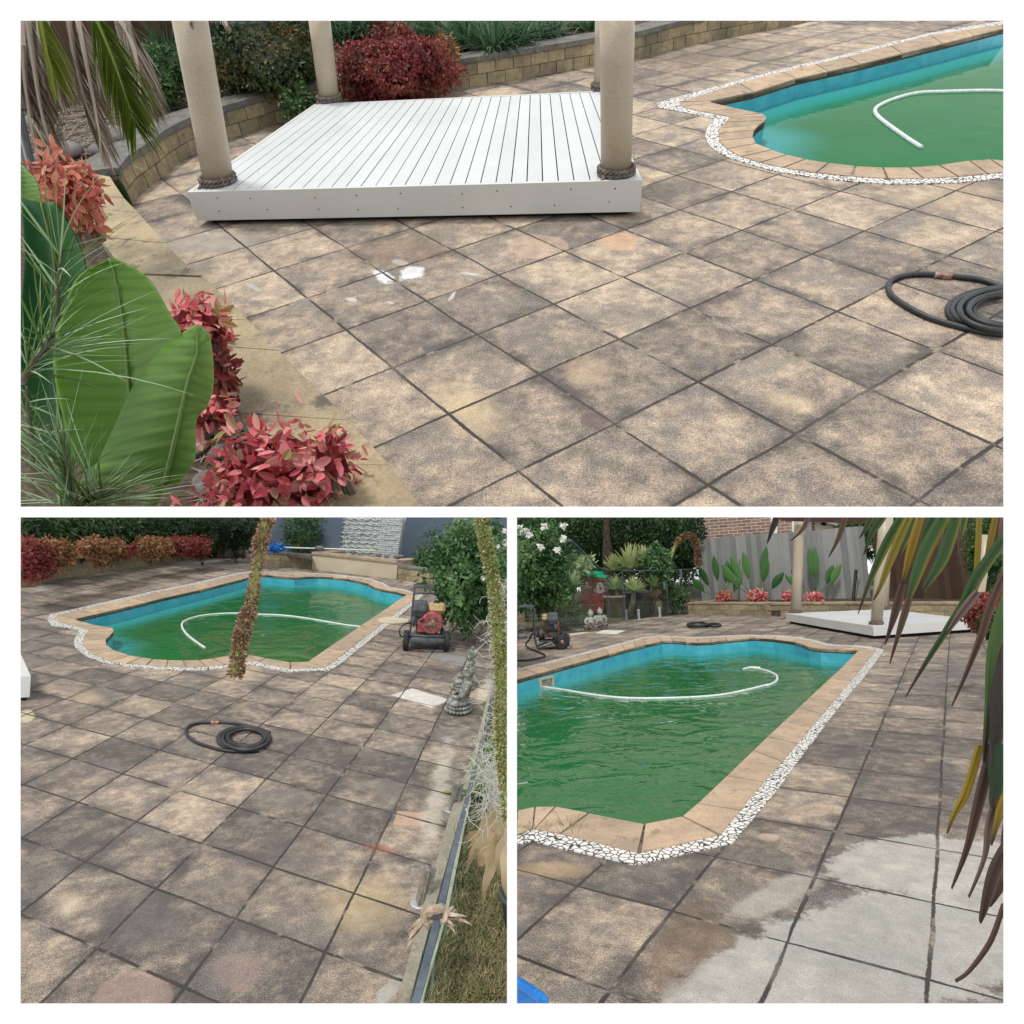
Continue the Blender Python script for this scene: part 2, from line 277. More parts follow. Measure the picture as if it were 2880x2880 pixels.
    sx=n.t.nodes.new('ShaderNodeSeparateXYZ');n.t.links.new(n.tc.outputs['Object'],sx.inputs[0]);cb=n.t.nodes.new('ShaderNodeCombineXYZ');n.set(cb.inputs[0],sx.outputs[0]);n.set(cb.inputs[1],sx.outputs[2]);n.t.links.new(cb.outputs[0],br.inputs['Vector'])
    for i,c in enumerate([(.30,.185,.14),(.15,.105,.09),(.50,.46,.41)]): br.inputs[1+i].default_value=(*c,1)
    M['brick']=n.fin(br.outputs[0],.9)
    M['tile']=rough_mat('stacked_stone',(.42,.44,.45),(.58,.60,.61),14,.7,.8,c3=(.32,.34,.35),fine=40,bd=.03)
    M['mosaicwave']=rough_mat('metal_wave',(.65,.70,.70),(.75,.78,.78),9,.3,.1,metal=.3)
    M['palmblade']=leaf_mat('palm_blade_green',[(.008,.028,.008),(.03,.075,.016),(.24,.17,.012),(.08,.035,.016),(.05,.04,.034)],rough=.35,trans=.2,tip=((.055,.03,.022),.6))
    M['palmdead']=leaf_mat('palm_blade_dead',[(.018,.011,.010),(.05,.026,.018),(.10,.05,.03),(.13,.12,.11)],rough=.5,trans=.1,tip=((.05,.03,.025),.7))
mk()
# ---------------------------------------------------------------- mesh builder
class MB:
    def __init__(s): s.v=[];s.f=[];s.u=[];s.m=[]
    def face(s,pts,t=.5,vs=None,m=0):
        k=len(s.v);s.v+= [tuple(p) for p in pts];s.f.append(tuple(range(k,k+len(pts))))
        s.u.append([(t,(vs[i] if vs else .5)) for i in range(len(pts))]);s.m.append(m)
    def grid(s,rows,t=.5,close=False,m=0,caps=False,vs=None):
        k=len(s.v);nr=len(rows);nc=len(rows[0])
        for r in rows: s.v+=[tuple(p) for p in r]
        for i in range(nr-1):
            va=vs[i] if vs else i/(nr-1);vb=vs[i+1] if vs else (i+1)/(nr-1)
            for j in range(nc if close else nc-1):
                j2=(j+1)%nc
                s.f.append((k+i*nc+j,k+i*nc+j2,k+(i+1)*nc+j2,k+(i+1)*nc+j));s.u.append([(t,va),(t,va),(t,vb),(t,vb)]);s.m.append(m)
        if caps:
            s.f.append(tuple(k+j for j in reversed(range(nc))));s.u.append([(t,0)]*nc);s.m.append(m)
            s.f.append(tuple(k+(nr-1)*nc+j for j in range(nc)));s.u.append([(t,1)]*nc);s.m.append(m)
    def tube(s,pts,r,seg=6,t=.5,m=0,caps=True,closed=False):
        pts=[Vector(p) for p in pts];n=len(pts);rows=[];prev=None
        for i,p in enumerate(pts):
            a=pts[(i-1)%n] if (closed or i>0) else p;b=pts[(i+1)%n] if (closed or i<n-1) else p
            d=(b-a).normalized() if (b-a).length>1e-9 else Vector((0,0,1))
            if prev is None: x=d.orthogonal().normalized()
            else: x=(prev-d*prev.dot(d)).normalized() if (prev-d*prev.dot(d)).length>1e-6 else d.orthogonal().normalized()
            prev=x;y=d.cross(x);rr=r[i] if hasattr(r,'__len__') else r
            rows.append([p+(x*math.cos(a2)+y*math.sin(a2))*rr for a2 in [2*math.pi*j/seg for j in range(seg)]])
        if closed: rows.append(rows[0]);caps=False
        s.grid(rows,t,True,m,caps)
    def prism(s,poly,z0,t=.5,m=0,top=None):
        """poly: list of 3D points of the upper rim, z0: lower height"""
        n=len(poly);k=len(s.v);a=[Vector(p) for p in poly]
        area=sum(a[i][0]*a[(i+1)%n][1]-a[(i+1)%n][0]*a[i][1] for i in range(n))
        if area<0: a.reverse()
        s.v+=[tuple(p) for p in a]+[(p[0],p[1],z0) for p in a]
        s.f.append(tuple(range(k,k+n)));s.u.append([(t,.5)]*n);s.m.append(m if top is None else top)
        s.f.append(tuple(reversed(range(k+n,k+2*n))));s.u.append([(t,.5)]*n);s.m.append(m)
        for i in range(n):
            j=(i+1)%n;s.f.append((k+i,k+n+i,k+n+j,k+j));s.u.append([(t,.5)]*4);s.m.append(m)
    def box(s,c,x,y,z,t=.5,m=0,bev=0):
        """c centre, x,y,z half-axis vectors"""
        c,x,y,z=map(Vector,(c,x,y,z));k=len(s.v)
        P_=[c+x*i+y*j+z*l for l in(-1,1) for j in(-1,1) for i in(-1,1)];s.v+=[tuple(p) for p in P_]
        for f in((0,2,3,1),(4,5,7,6),(0,1,5,4),(2,6,7,3),(0,4,6,2),(1,3,7,5)):
            s.f.append(tuple(k+i for i in f));s.u.append([(t,.5)]*4);s.m.append(m)
    def lathe(s,c,prof,seg=20,t=.5,m=0,ax=None):
        c=Vector(c)
        if ax is None: X,Y,Z=Vector((1,0,0)),Vector((0,1,0)),Vector((0,0,1))
        else:
            Z=Vector(ax).normalized();X=Z.orthogonal().normalized();Y=Z.cross(X)
        s.grid([[c+Z*z+(X*math.cos(2*math.pi*j/seg)+Y*math.sin(2*math.pi*j/seg))*r for j in range(seg)] for r,z in prof],t,True,m,True)
    def ell(s,c,r,seg=12,rings=8,t=.5,m=0,rot=None):
        c=Vector(c);rows=[]
        for i in range(rings+1):
            th=math.pi*(i/rings);th=min(max(th,.06),math.pi-.06);row=[]
            for j in range(seg):
                ph=2*math.pi*j/seg;p=Vector((r[0]*math.sin(th)*math.cos(ph),r[1]*math.sin(th)*math.sin(ph),-r[2]*math.cos(th)))
                row.append(c+(rot@p if rot else p))
            rows.append(row)
        s.grid(rows,t,True,m,True)
    def blade(s,p,d,L,w,droop=.3,n=4,t=.5,fold=.25,twist=None,m=0):
        p=Vector(p);d=Vector(d).normalized();rows=[];q=p.copy();side=d.cross(Vector((0,0,1)))
        if twist is not None: side=twist
        if side.length<1e-3: side=Vector((1,0,0))
        side=side.normalized()
        for i in range(n+1):
            f=i/n;ww=w*(.55+.45*math.sin(math.pi*min(f*1.6,.5)))*(1-f**2.2)+.0004;nn=side.cross(d)
            rows.append([q-side*ww/2,q-nn*ww*fold,q+side*ww/2])
            d=(d+Vector((0,0,-droop/n))).normalized();q=q+d*(L/n)
        s.grid(rows,t,m=m)
    def leaf6(s,p,d,nrm,L,w,t=.5,m=0):
        p=Vector(p);d=Vector(d).normalized();sd=d.cross(nrm)
        if sd.length<1e-4: sd=d.orthogonal()
        sd=sd.normalized();up=sd.cross(d);k=len(s.v)
        bend=-.22*L
        rows=[(0,.0),(.22,.36),(.5,.5),(.78,.34),(1,.0)]
        for f,h in rows:
            c=p+d*L*f+up*(-bend*f*(1-f)*-1.2+bend*f*f*.6)
            s.v+=[tuple(c-sd*w*h+up*w*h*.35),tuple(c),tuple(c+sd*w*h+up*w*h*.35)]
        for i in range(4):
            for j in (0,1):
                a=k+i*3+j;s.f.append((a,a+1,a+4,a+3));s.u.append([(t,i/4),(t,i/4),(t,(i+1)/4),(t,(i+1)/4)]);s.m.append(m)
    def leaf(s,p,d,nrm,L,w,t=.5,m=0):
        p=Vector(p);d=Vector(d).normalized();sd=d.cross(nrm)
        if sd.length<1e-4: sd=d.orthogonal()
        sd=sd.normalized();up=sd.cross(d)*w*.15
        k=len(s.v);s.v+=[tuple(p),tuple(p+d*L*.45-sd*w/2+up),tuple(p+d*L),tuple(p+d*L*.45+sd*w/2+up)]
        s.f.append((k,k+1,k+2,k+3));s.u.append([(t,0),(t,.45),(t,1),(t,.45)]);s.m.append(m)
def rv(R): 
    while 1:
        v=Vector((R.uniform(-1,1),R.uniform(-1,1),R.uniform(-1,1)))
        if .01<v.length<1: return v.normalized()
def crown(mb,P,c,r,n,L,w,R,core=True,out=.5,down=.2,lump=.25,tb=None,l6=False):
    c=Vector(c);ph=[R.uniform(0,6.28) for _ in range(6)]
    def lf(v): return 1+lump*(math.sin(v.x*4+ph[0])*math.sin(v.y*5+ph[1])+.6*math.sin(v.z*7+ph[2])*math.sin(v.x*8+ph[3])+.4*math.sin(v.y*11+ph[4]))
    if core:
        rows=[]
        for i in range(9):
            th=.08+(math.pi-.16)*i/8;rows.append([c+Vector((q.x*r[0],q.y*r[1],q.z*r[2]))*lf(q)*.72 for q in [Vector((math.sin(th)*math.cos(a),math.sin(th)*math.sin(a),-math.cos(th))) for a in [2*math.pi*j/14 for j in range(14)]]])
        mb.grid(rows,0.0,True,0,True)
    mar=L*1.2
    for _ in range(n):
        q=rv(R);k=lf(q)*(.66+.40*R.random()**.7);p=c+Vector((q.x*r[0],q.y*r[1],q.z*r[2]))*k
        if not P.inside(p,mar): continue
        cl_=.5+.5*math.sin(p.x*3.1/r[0]+ph[0])*math.sin(p.z*3.7/r[2]+ph[5])
        t=min(1,max(0,.55*R.random()+.45*cl_+(.12*(k-1))))
        d=(q*out+rv(R)*.8+Vector((0,0,-down))).normalized()
        (mb.leaf6 if l6 else mb.leaf)(p,d,rv(R)*.6+q,L*R.uniform(.5,1.3),w*R.uniform(.6,1.25),t)
# ---------------------------------------------------------------- linking objects
def tag(o,label=None,cat=None,group=None,kind=None):
    if label:o['label']=label
    if cat:o['category']=cat
    if group:o['group']=group
    if kind:o['kind']=kind
def thing(P,name,base,label,cat,group=None):
    o=bpy.data.objects.new(name,None);sc.collection.objects.link(o);o.empty_display_size=.1
    o.matrix_world=P.M@Matrix.Translation(Vector(base));o['b_x'],o['b_y'],o['b_z']=base[0],base[1],base[2]
    tag(o,label,cat,group);return o
def link(P,name,mb,mats,parent=None,label=None,cat=None,group=None,kind=None,base=None,smooth=False,fill=False,clip=True,attr=None):
    if not mb.v: return None
    me=bpy.data.meshes.new(name);me.from_pydata(mb.v,[],mb.f)
    ul=me.uv_layers.new(name='UVMap');flat=[c for f in mb.u for p in f for c in p];ul.data.foreach_set('uv',flat)
    me.polygons.foreach_set('material_index',mb.m)
    mats=mats if isinstance(mats,(list,tuple)) else [mats]
    for mt in mats: me.materials.append(M[mt] if isinstance(mt,str) else mt)
    if attr:
        a=me.attributes.new('shallow','FLOAT','POINT');a.data.foreach_set('value',attr)
    if clip:
        V=np.array(mb.v)-[0,0,P.H];need=[q for q in P.pl if (V@q).min()<0]
        if need:
            bm=bmesh.new();bm.from_mesh(me)
            for q in need:
                r=bmesh.ops.bisect_plane(bm,geom=bm.verts[:]+bm.edges[:]+bm.faces[:],plane_co=(0,0,P.H),plane_no=tuple(-q),clear_outer=True)
                if fill:
                    es=[g for g in r['geom_cut'] if isinstance(g,bmesh.types.BMEdge) and g.is_valid]
                    if es:
                        try: bmesh.ops.holes_fill(bm,edges=es,sides=0)
                        except Exception: pass
            bm.to_mesh(me);bm.free()
            if len(me.polygons)==0: bpy.data.meshes.remove(me);return None
    if parent is not None:
        rt=parent
        while rt.parent: rt=rt.parent
        b=Vector((rt['b_x'],rt['b_y'],rt['b_z']))
    else:
        if base is None:
            n=len(me.vertices);co=np.empty(n*3);me.vertices.foreach_get('co',co);co=co.reshape(-1,3)
            base=(co[:,0].mean(),co[:,1].mean(),co[:,2].min())
        b=Vector(base)
    me.transform(Matrix.Translation(-b));me.update()
    o=bpy.data.objects.new(name,me);sc.collection.objects.link(o)
    if parent is not None: o.parent=parent
    else:
        o.matrix_world=P.M@Matrix.Translation(b);o['b_x'],o['b_y'],o['b_z']=b
    if smooth: me.polygons.foreach_set('use_smooth',[True]*len(me.polygons));me.update()
    tag(o,label,cat,group,kind);return o
def pip(x,y,poly):
    c=False;n=len(poly);j=n-1
    for i in range(n):
        xi,yi,xj,yj=poly[i][0],poly[i][1],poly[j][0],poly[j][1]
        if (yi>y)!=(yj>y) and x<(xj-xi)*(y-yi)/(yj-yi)+xi: c=not c
        j=i
    return c
def sheet(outer,holes=(),z=0.,extra=()):
    vs=[];es=[]
    for L in [outer,*holes]:
        k=len(vs);vs+=[Vector((p[0],p[1])) for p in L];es+=[(k+i,k+(i+1)%len(L)) for i in range(len(L))]
    vs+=[Vector((p[0],p[1])) for p in extra]
    V,_,F,*_r=delaunay_2d_cdt(vs,es,[],0,1e-5)
    mb=MB();zz=z if callable(z) else (lambda x,y:z)
    mb.v=[(v[0],v[1],zz(v[0],v[1])) for v in V]
    for f in F:
        cx=sum(V[i][0] for i in f)/3;cy=sum(V[i][1] for i in f)/3
        if pip(cx,cy,outer) and not any(pip(cx,cy,h) for h in holes):
            a=(V[f[1]]-V[f[0]]);b=(V[f[2]]-V[f[0]])
            if a[0]*b[1]-a[1]*b[0]<0: f=tuple(reversed(f))
            mb.f.append(tuple(f));mb.u.append([(.5,.5)]*3);mb.m.append(0)
    return mb
def lerp(a,b,t): return a+(b-a)*t
def along(L,step):
    """resample polyline of Vectors"""
    out=[L[0]];
    for a,b in zip(L,L[1:]):
        n=max(1,round((b-a).length/step))
        out+=[a.lerp(b,i/n) for i in range(1,n+1)]
    return out
def smoothline(L,n=6,closed=False):
    L=[Vector(p) for p in L];out=[];N_=len(L)
    g=lambda i: L[i%N_] if closed else L[min(max(i,0),N_-1)]
    for i in range(N_ if closed else N_-1):
        a,b,c,d=g(i-1),g(i),g(i+1),g(i+2)
        for k in range(n):
            t=k/n;out.append(.5*((2*b)+(c-a)*t+(2*a-5*b+4*c-d)*t*t+(3*b-a-3*c+d)*t*t*t))
    if not closed: out.append(L[-1])
    return out
# ---------------------------------------------------------------- large structure: paving, pools, beds
def pool(P,tri,zw,label,lines,wid=.5,wmat='water'):
    inn=[P.G(*t[0]) for t in tri];mid=[P.G(*t[1]) for t in tri];out=[P.G(*t[2]) for t in tri];n=len(tri)
    cen=sum(inn,Vector())/n
    root=thing(P,'swimming_pool',(cen[0],cen[1],0),label,'swimming pool')
    a=MB();b=MB();c=MB();d=MB();e=MB();R=random.Random(4)
    for i in range(n):
        j=(i+1)%n;I,J,Mi,Mj,O,Q=inn[i],inn[j],mid[i],mid[j],out[i],out[j]
        seg=max(1,round(max((J-I).length,(Mj-Mi).length)/.62)) if min((J-I).length,(Mj-Mi).length)>.7 else 1
        for s in range(seg):
            f0,f1=s/seg,(s+1)/seg;g=.0075/max(.1,(J-I).length/seg)
            p,q=I.lerp(J,f0+g/seg),I.lerp(J,f1-g/seg);u,v=Mi.lerp(Mj,f0+g/seg),Mi.lerp(Mj,f1-g/seg)
            z=.012+R.uniform(-.001,.001)
            a.prism([(x[0],x[1],z) for x in (p,q,v,u)],-.03,R.random())
        b.prism([(x[0],x[1],.007) for x in (Mi,Mj,Q,O)],-.02)
        c.face([(I[0],I[1],-.05),(J[0],J[1],-.05),(J[0],J[1],-.9),(I[0],I[1],-.9)])
        d.face([(I[0],I[1],-.0),(J[0],J[1],-.0),(J[0],J[1],-.05),(I[0],I[1],-.05)])  # dark strip stands in for the shade under the coping overhang
    gm=sheet([m for m in mid],[inn],-.006)
    link(P,'coping',a,'coping',root,fill=True);link(P,'mosaic_band',b,'mosaic',root,fill=True)
    link(P,'pool_wall',c,'liner',root);link(P,'coping_shade_strip',d,'joint_and_shade',root)
    link(P,'coping_bed',gm,'joint_and_shade',root)
    xs=[p[0] for p in inn];ys=[p[1] for p in inn];st=.16
    pts=[]
    y=min(ys)
    while y<max(ys):
        x=min(xs)
        while x<max(xs):
            if pip(x,y,inn): pts.append((x,y))
            x+=st
        y+=st
    w=sheet(inn,(),zw,pts)
    segs=[]
    for L in lines:
        L=[P.G(*q) for q in L];segs+=list(zip(L,L[1:]))
    def dist(x,y):
        m=9
        for s0,s1 in segs:
            dx,dy=s1[0]-s0[0],s1[1]-s0[1];t=max(0,min(1,((x-s0[0])*dx+(y-s0[1])*dy)/(dx*dx+dy*dy)));m=min(m,math.hypot(x-s0[0]-dx*t,y-s0[1]-dy*t))
        return m
    at=[]
    for v in w.v:
        f=1-min(1,dist(v[0],v[1])/wid);at.append(f*f*(3-2*f)*.95)
    o=link(P,'water',w,wmat,kind='structure',attr=at,base=(cen[0],cen[1],zw),clip=True,smooth=True)
    return root,inn
def slab(P,x0,x1,y0,y1,z):
    mb=MB();mb.prism([(x0,y0,z),(x1,y0,z),(x1,y1,z),(x0,y1,z)],z-.15)
    link(P,'unseen_slab',mb,'render',kind='structure',base=(0,0,z),fill=True)
def blocks(P,line,h,courses,bl,th,mat='block',parent=None,name='block_courses',cap=None,capw=.3,caph=.05,capmat='cap',side=1,R=random.Random(7),z0=0,capover=.02):
    """retaining wall of split blocks along a ground line; side=+1 puts the thickness to the left of travel"""
    mb=MB();L=[Vector((p[0],p[1],z0)) for p in line];ch=(h-(caph if cap else 0))/courses
    pts=along(L,bl);cum=[0]
    for a,b in zip(L,L[1:]): cum.append(cum[-1]+(b-a).length)
    def at(s):
        s=max(0,min(cum[-1]-1e-6,s))
        for i in range(len(L)-1):
            if s<=cum[i+1]: return L[i].lerp(L[i+1],(s-cum[i])/(cum[i+1]-cum[i])),(L[i+1]-L[i]).normalized()
    for c in range(courses):
        s=-bl*.5*(c%2)
        while s<cum[-1]:
            a,b=max(0,s)+.004,min(cum[-1],s+bl)-.004
            if b-a>.03:
                p,d=at(a);q,_=at(b);nn=Vector((-d.y,d.x,0))*side
                z=z0+c*ch;zt=z+ch-.006;o_=R.uniform(-.006,.006)
                f=nn*o_;mb.prism([p+f+Vector((0,0,zt-z0)),q+f+Vector((0,0,zt-z0)),q+nn*th+Vector((0,0,zt-z0)),p+nn*th+Vector((0,0,zt-z0))],z,R.random())
            s+=bl
    back=MB()
    o=link(P,name,mb,mat,parent,fill=True)
    core=MB();q=[];
    for i,p in enumerate(L):
        d=(L[min(i+1,len(L)-1)]-L[max(i-1,0)]).normalized();nn=Vector((-d.y,d.x,0))*side;q.append((p+nn*.02,p+nn*(th-.01),p-nn*capover,p+nn*(capw)))
    for i in range(len(L)-1):
        core.prism([x+Vector((0,0,h-.03-(caph if cap else 0)+.0)) for x in (q[i][0],q[i+1][0],q[i+1][1],q[i][1])],z0)
    link(P,'mortar',core,'joint_and_shade',parent)
    if cap:
        cm=MB()
        for i in range(len(L)-1):
            sg=max(1,round((L[i+1]-L[i]).length/.45))
            for k in range(sg):
                f0,f1=k/sg+.003,(k+1)/sg-.003
                a,b,c_,d_=q[i][2].lerp(q[i+1][2],f0),q[i][2].lerp(q[i+1][2],f1),q[i][3].lerp(q[i+1][3],f1),q[i][3].lerp(q[i+1][3],f0)
                cm.prism([Vector((x[0],x[1],z0+h)) for x in (a,b,c_,d_)],z0+h-caph,R.random())
        link(P,'wall_cap',cm,capmat,parent,fill=True)
    return o
M['waterA']=M['water'].copy();M['waterC']=M['water'].copy()
for k_,i_ in(('waterA',1.08),('water',1.33),('waterC',1.5)):
    [setattr(nd.inputs['IOR'],'default_value',i_) for nd in M[k_].node_tree.nodes if nd.type=='BSDF_PRINCIPLED']
for nd in M['waterC'].node_tree.nodes:
    if nd.type=='BUMP': nd.inputs['Strength'].default_value=.6
for nd in M['water'].node_tree.nodes:
    if nd.type=='BUMP': nd.inputs['Strength'].default_value=.42
for nd in M['waterA'].node_tree.nodes:
    if nd.type=='BUMP': nd.inputs['Strength'].default_value=.9
    if nd.type=='TEX_NOISE' and nd.inputs['Scale'].default_value==8: nd.inputs['Scale'].default_value=11
# ---- upper terrace
iz3=z3
A3=[((2150,85),(2150,66),(2150,44)),((1815,165),(1800,146),(1790,125)),((1470,253),(1400,206),(1385,192)),((1000,370),(930,328),(915,314)),((640,452),(560,413),(545,399)),((400,528),(320,478),(305,462)),
((150,580),(-22,585),(-150,585)),((165,590),(0,612),(-135,612)),((300,622),(120,640),(60,650)),((440,650),(265,668),(175,675)),((472,668),(268,672),(172,680)),((465,690),(240,700),(150,712)),((430,715),(210,735),(130,750)),
((400,745),(203,765),(128,775)),((393,785),(205,805),(140,815)),((412,822),(250,852),(185,858)),((500,858),(330,895),(270,900)),((585,886),(440,928),(400,940)),((690,910),(570,957),(530,975)),((822,932),(755,987),(740,1008)),
((975,950),(960,1007),(955,1032)),((1130,958),(1155,1018),(1160,1045)),((1283,958),(1360,1018),(1370,1045)),((1450,946),(1555,1008),(1570,1038)),((1620,920),(1720,992),(1735,1020)),((1740,912),(1840,980),(1850,1010)),((1900,930),(2000,975),(2010,1000)),((2150,1000),(2200,1040),(2210,1070))]
triA=[tuple(z3(*t)) for t in A3]
rootA,innA=pool(PA,triA,-.17,'green-watered pool with rounded shallow end right of the white deck in the upper picture',[z3((2150,85),(1470,253),(1000,370),(640,452),(400,528),(150,580),(300,622),(472,668),(400,745),(393,785),(412,822))],.62,'waterA')
BA=[blob_of(PA,*z2((1115,1395),(1305,1400),(1115,1470)),(.50,.37,.28),.6,.14,.08),blob_of(PA,*z2((1570,1365),(1700,1365),(1570,1425)),(.55,.37,.25),.8,.25,.2),
blob_of(PA,*z5((1400,650),(1570,650),(1400,765)),(.50,.37,.25),.45,.5,.1),blob_of(PA,*z5((1425,925),(1505,925),(1425,975)),(.15,.115,.105),.8,.2,.35),
blob_of(PA,*z5((230,105),(320,150),(200,130)),(.72,.75,.76),.85,.5,.9),blob_of(PA,*z5((395,90),(480,80),(380,140)),(.72,.75,.76),.9,.45,.9),blob_of(PA,*z5((335,38),(385,45),(335,55)),(.6,.6,.6),.8,.2,.5),
blob_of(PA,*z5((745,103),(820,112),(745,116)),(.6,.62,.62),.6,.6,.9),blob_of(PA,*z5((630,225),(655,190),(640,235)),(.6,.62,.63),.7,.4,.5),blob_of(PA,*z5((55,248),(95,250),(55,262)),(.6,.6,.6),.7,.6,.9),blob_of(PA,*z5((275,262),(308,264),(275,272)),(.6,.6,.6),.7,.6,.9),
blob_of(PA,*z1((1130,1380),(1700,1350),(1130,1470)),(.34,.31,.27),.75,.6,.4),blob_of(PA,*z4((1425,170),(1475,200),(1410,180)),(.5,.5,.5),.6,.5,.4),
blob_of(PA,*z5((700,860),(1010,900),(800,1100)),(.62,.48,.30),.6,.8,.3),blob_of(PA,*z6((600,830),(800,860),(620,900)),(.58,.46,.31),.6,.8,.3),blob_of(PA,*z3((1500,1100),(2000,1080),(1500,1230)),(.60,.47,.33),.45,.7,.3),
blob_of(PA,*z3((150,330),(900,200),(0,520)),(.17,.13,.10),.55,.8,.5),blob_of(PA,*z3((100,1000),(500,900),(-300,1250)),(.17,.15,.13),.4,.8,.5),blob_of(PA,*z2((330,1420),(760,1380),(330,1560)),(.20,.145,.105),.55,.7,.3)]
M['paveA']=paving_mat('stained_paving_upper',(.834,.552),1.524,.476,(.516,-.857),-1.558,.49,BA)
pave=sheet([(-14,.2),(16,.2),(16,40),(-14,40)],[[(p[0],p[1]) for p in innA]],0)
link(PA,'paving',pave,'paveA',kind='structure',base=(0,0,0))
slab(PA,-16,18,.2,40,-.95)  # added out of view; its pale underside bounces light onto the lower terraces
# ---- lower left terrace
B1=[((1750,503),(1700,472),(1690,458)),((1400,592),(1330,558),(1320,545)),((1130,652),(1060,612),(1050,598)),((1000,685),(900,652),(890,636)),((750,745),(660,705),(640,690)),((460,812),(320,785),(275,775)),((475,825),(300,812),(247,812)),((600,858),(345,838),(280,858)),((740,880),(560,890),(490,893)),((750,905),(555,905),(480,915)),((725,935),(525,940),(455,960)),((690,965),(515,985),(450,1000)),((690,1005),(520,1015),(465,1030)),((745,1048),(600,1085),(540,1090)),((870,1090),(720,1130),(690,1145)),((960,1105),(850,1150),(830,1165)),((1045,1118),(1000,1160),(990,1180)),((1160,1125),(1150,1172),(1150,1192)),((1275,1128),(1300,1180),(1300,1200)),((1395,1125),(1445,1172),(1450,1195)),((1500,1112),(1590,1160),(1600,1180)),((1620,1090),(1700,1145),(1720,1165)),((1770,1085),(1830,1128),(1830,1150))]
B2=[((70,1110),(20,1140),(0,1160)),((258,1142),(258,1190),(230,1210)),((392,1138),(525,1178),(562,1196)),((430,1110),(600,1125),(652,1140)),((540,1035),(690,1052),(740,1065)),((640,967),(775,985),(828,995)),((735,902),(857,920),(908,930)),((835,834),(948,850),(996,860)),((935,766),(1040,780),(1083,788)),((1050,687),(1145,700),(1182,705)),((1140,627),(1232,632),(1262,628)),((1060,605),(1120,598),(1120,588)),((950,585),(1000,578),(1005,567)),((890,568),(960,552),(972,541)),((850,545),(880,522),(885,511)),((780,525),(800,505),(802,495)),((690,507),(690,490),(690,481)),((580,495),(570,478),(570,470)),((470,489),(450,470),(450,462)),((380,491),(340,468),(340,460)),((290,497),(270,468),(270,461)),((200,490),(170,463),(170,456)),((90,478),(70,458),(70,451)),((0,476),(0,454),(0,446))]
triB=[tuple(b1(*t)) for t in B1]+[tuple(b2(*t)) for t in B2]
rootB,innB=pool(PB,triB,-.2,'whole green pool with rounded ends beside the pressure washer in the lower left picture',[b1((1750,503),(1400,592),(1000,685),(750,745),(460,812),(600,858),(750,905),(690,965),(745,1048)),b2((1140,627),(950,585),(850,545),(690,507),(470,489),(290,497),(90,478),(0,476))],.55)
BB=[blob_of(PB,*b3((900,1830),(1210,1830),(850,2050)),(.34,.245,.21),.6,.12,.10),blob_of(PB,*b3((1690,1640),(1890,1640),(1690,1820)),(.30,.22,.20),.5,.3,.15),blob_of(PB,*b4((1165,490),(1290,500),(1150,545)),(.50,.34,.245),.85,-.15,.05),
blob_of(PB,*b4((930,715),(1080,740),(930,760)),(.36,.11,.08),.6,.6,.5),blob_of(PB,*b2((1245,1400),(1410,1450),(1160,1430)),(.62,.60,.56),.9,-.15,.06),blob_of(PB,*b2((1480,1100),(1700,1150),(1450,1150)),(.27,.27,.255),.8,.2,.35),
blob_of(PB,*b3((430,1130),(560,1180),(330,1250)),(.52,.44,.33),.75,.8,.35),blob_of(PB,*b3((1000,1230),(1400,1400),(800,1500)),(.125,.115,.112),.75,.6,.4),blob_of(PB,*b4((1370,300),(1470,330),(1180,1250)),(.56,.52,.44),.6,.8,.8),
blob_of(PB,*b4((800,1120),(1200,1240),(560,1450)),(.46,.36,.21),.6,.7,.35),blob_of(PB,*b2((1720,1350),(1780,1400),(1650,1500)),(.58,.54,.42),.7,.7,.4),blob_of(PB,*b1((550,1400),(700,1420),(520,1470)),(.45,.35,.24),.6,.6,.3),
blob_of(PB,*b1((1700,1200),(1932,1200),(1650,1330)),(.56,.42,.29),.5,.7,.3),blob_of(PB,*b1((800,600),(1400,500),(500,700)),(.17,.12,.085),.5,.8,.4),blob_of(PB,*b1((90,1540),(160,1545),(70,1600)),(.56,.48,.33),.8,.3,.2),blob_of(PB,*b4((1010,1780),(1080,1800),(900,1932)),(.42,.41,.38),.8,.4,.3),
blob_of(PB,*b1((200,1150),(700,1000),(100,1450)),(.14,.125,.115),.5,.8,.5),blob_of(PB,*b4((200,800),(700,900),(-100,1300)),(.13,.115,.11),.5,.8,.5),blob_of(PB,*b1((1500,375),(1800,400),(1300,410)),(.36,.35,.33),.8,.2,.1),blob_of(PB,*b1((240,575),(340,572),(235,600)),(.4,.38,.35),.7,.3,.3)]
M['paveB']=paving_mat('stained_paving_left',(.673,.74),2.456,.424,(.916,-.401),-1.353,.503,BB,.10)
pave=sheet([(-9,.1),(14,.1),(14,45),(-9,45)],[[(p[0],p[1]) for p in innB]],0)
link(PB,'paving',pave,'paveB',kind='structure',base=(0,0,0))
slab(PB,-10,15,.1,46,-.95)
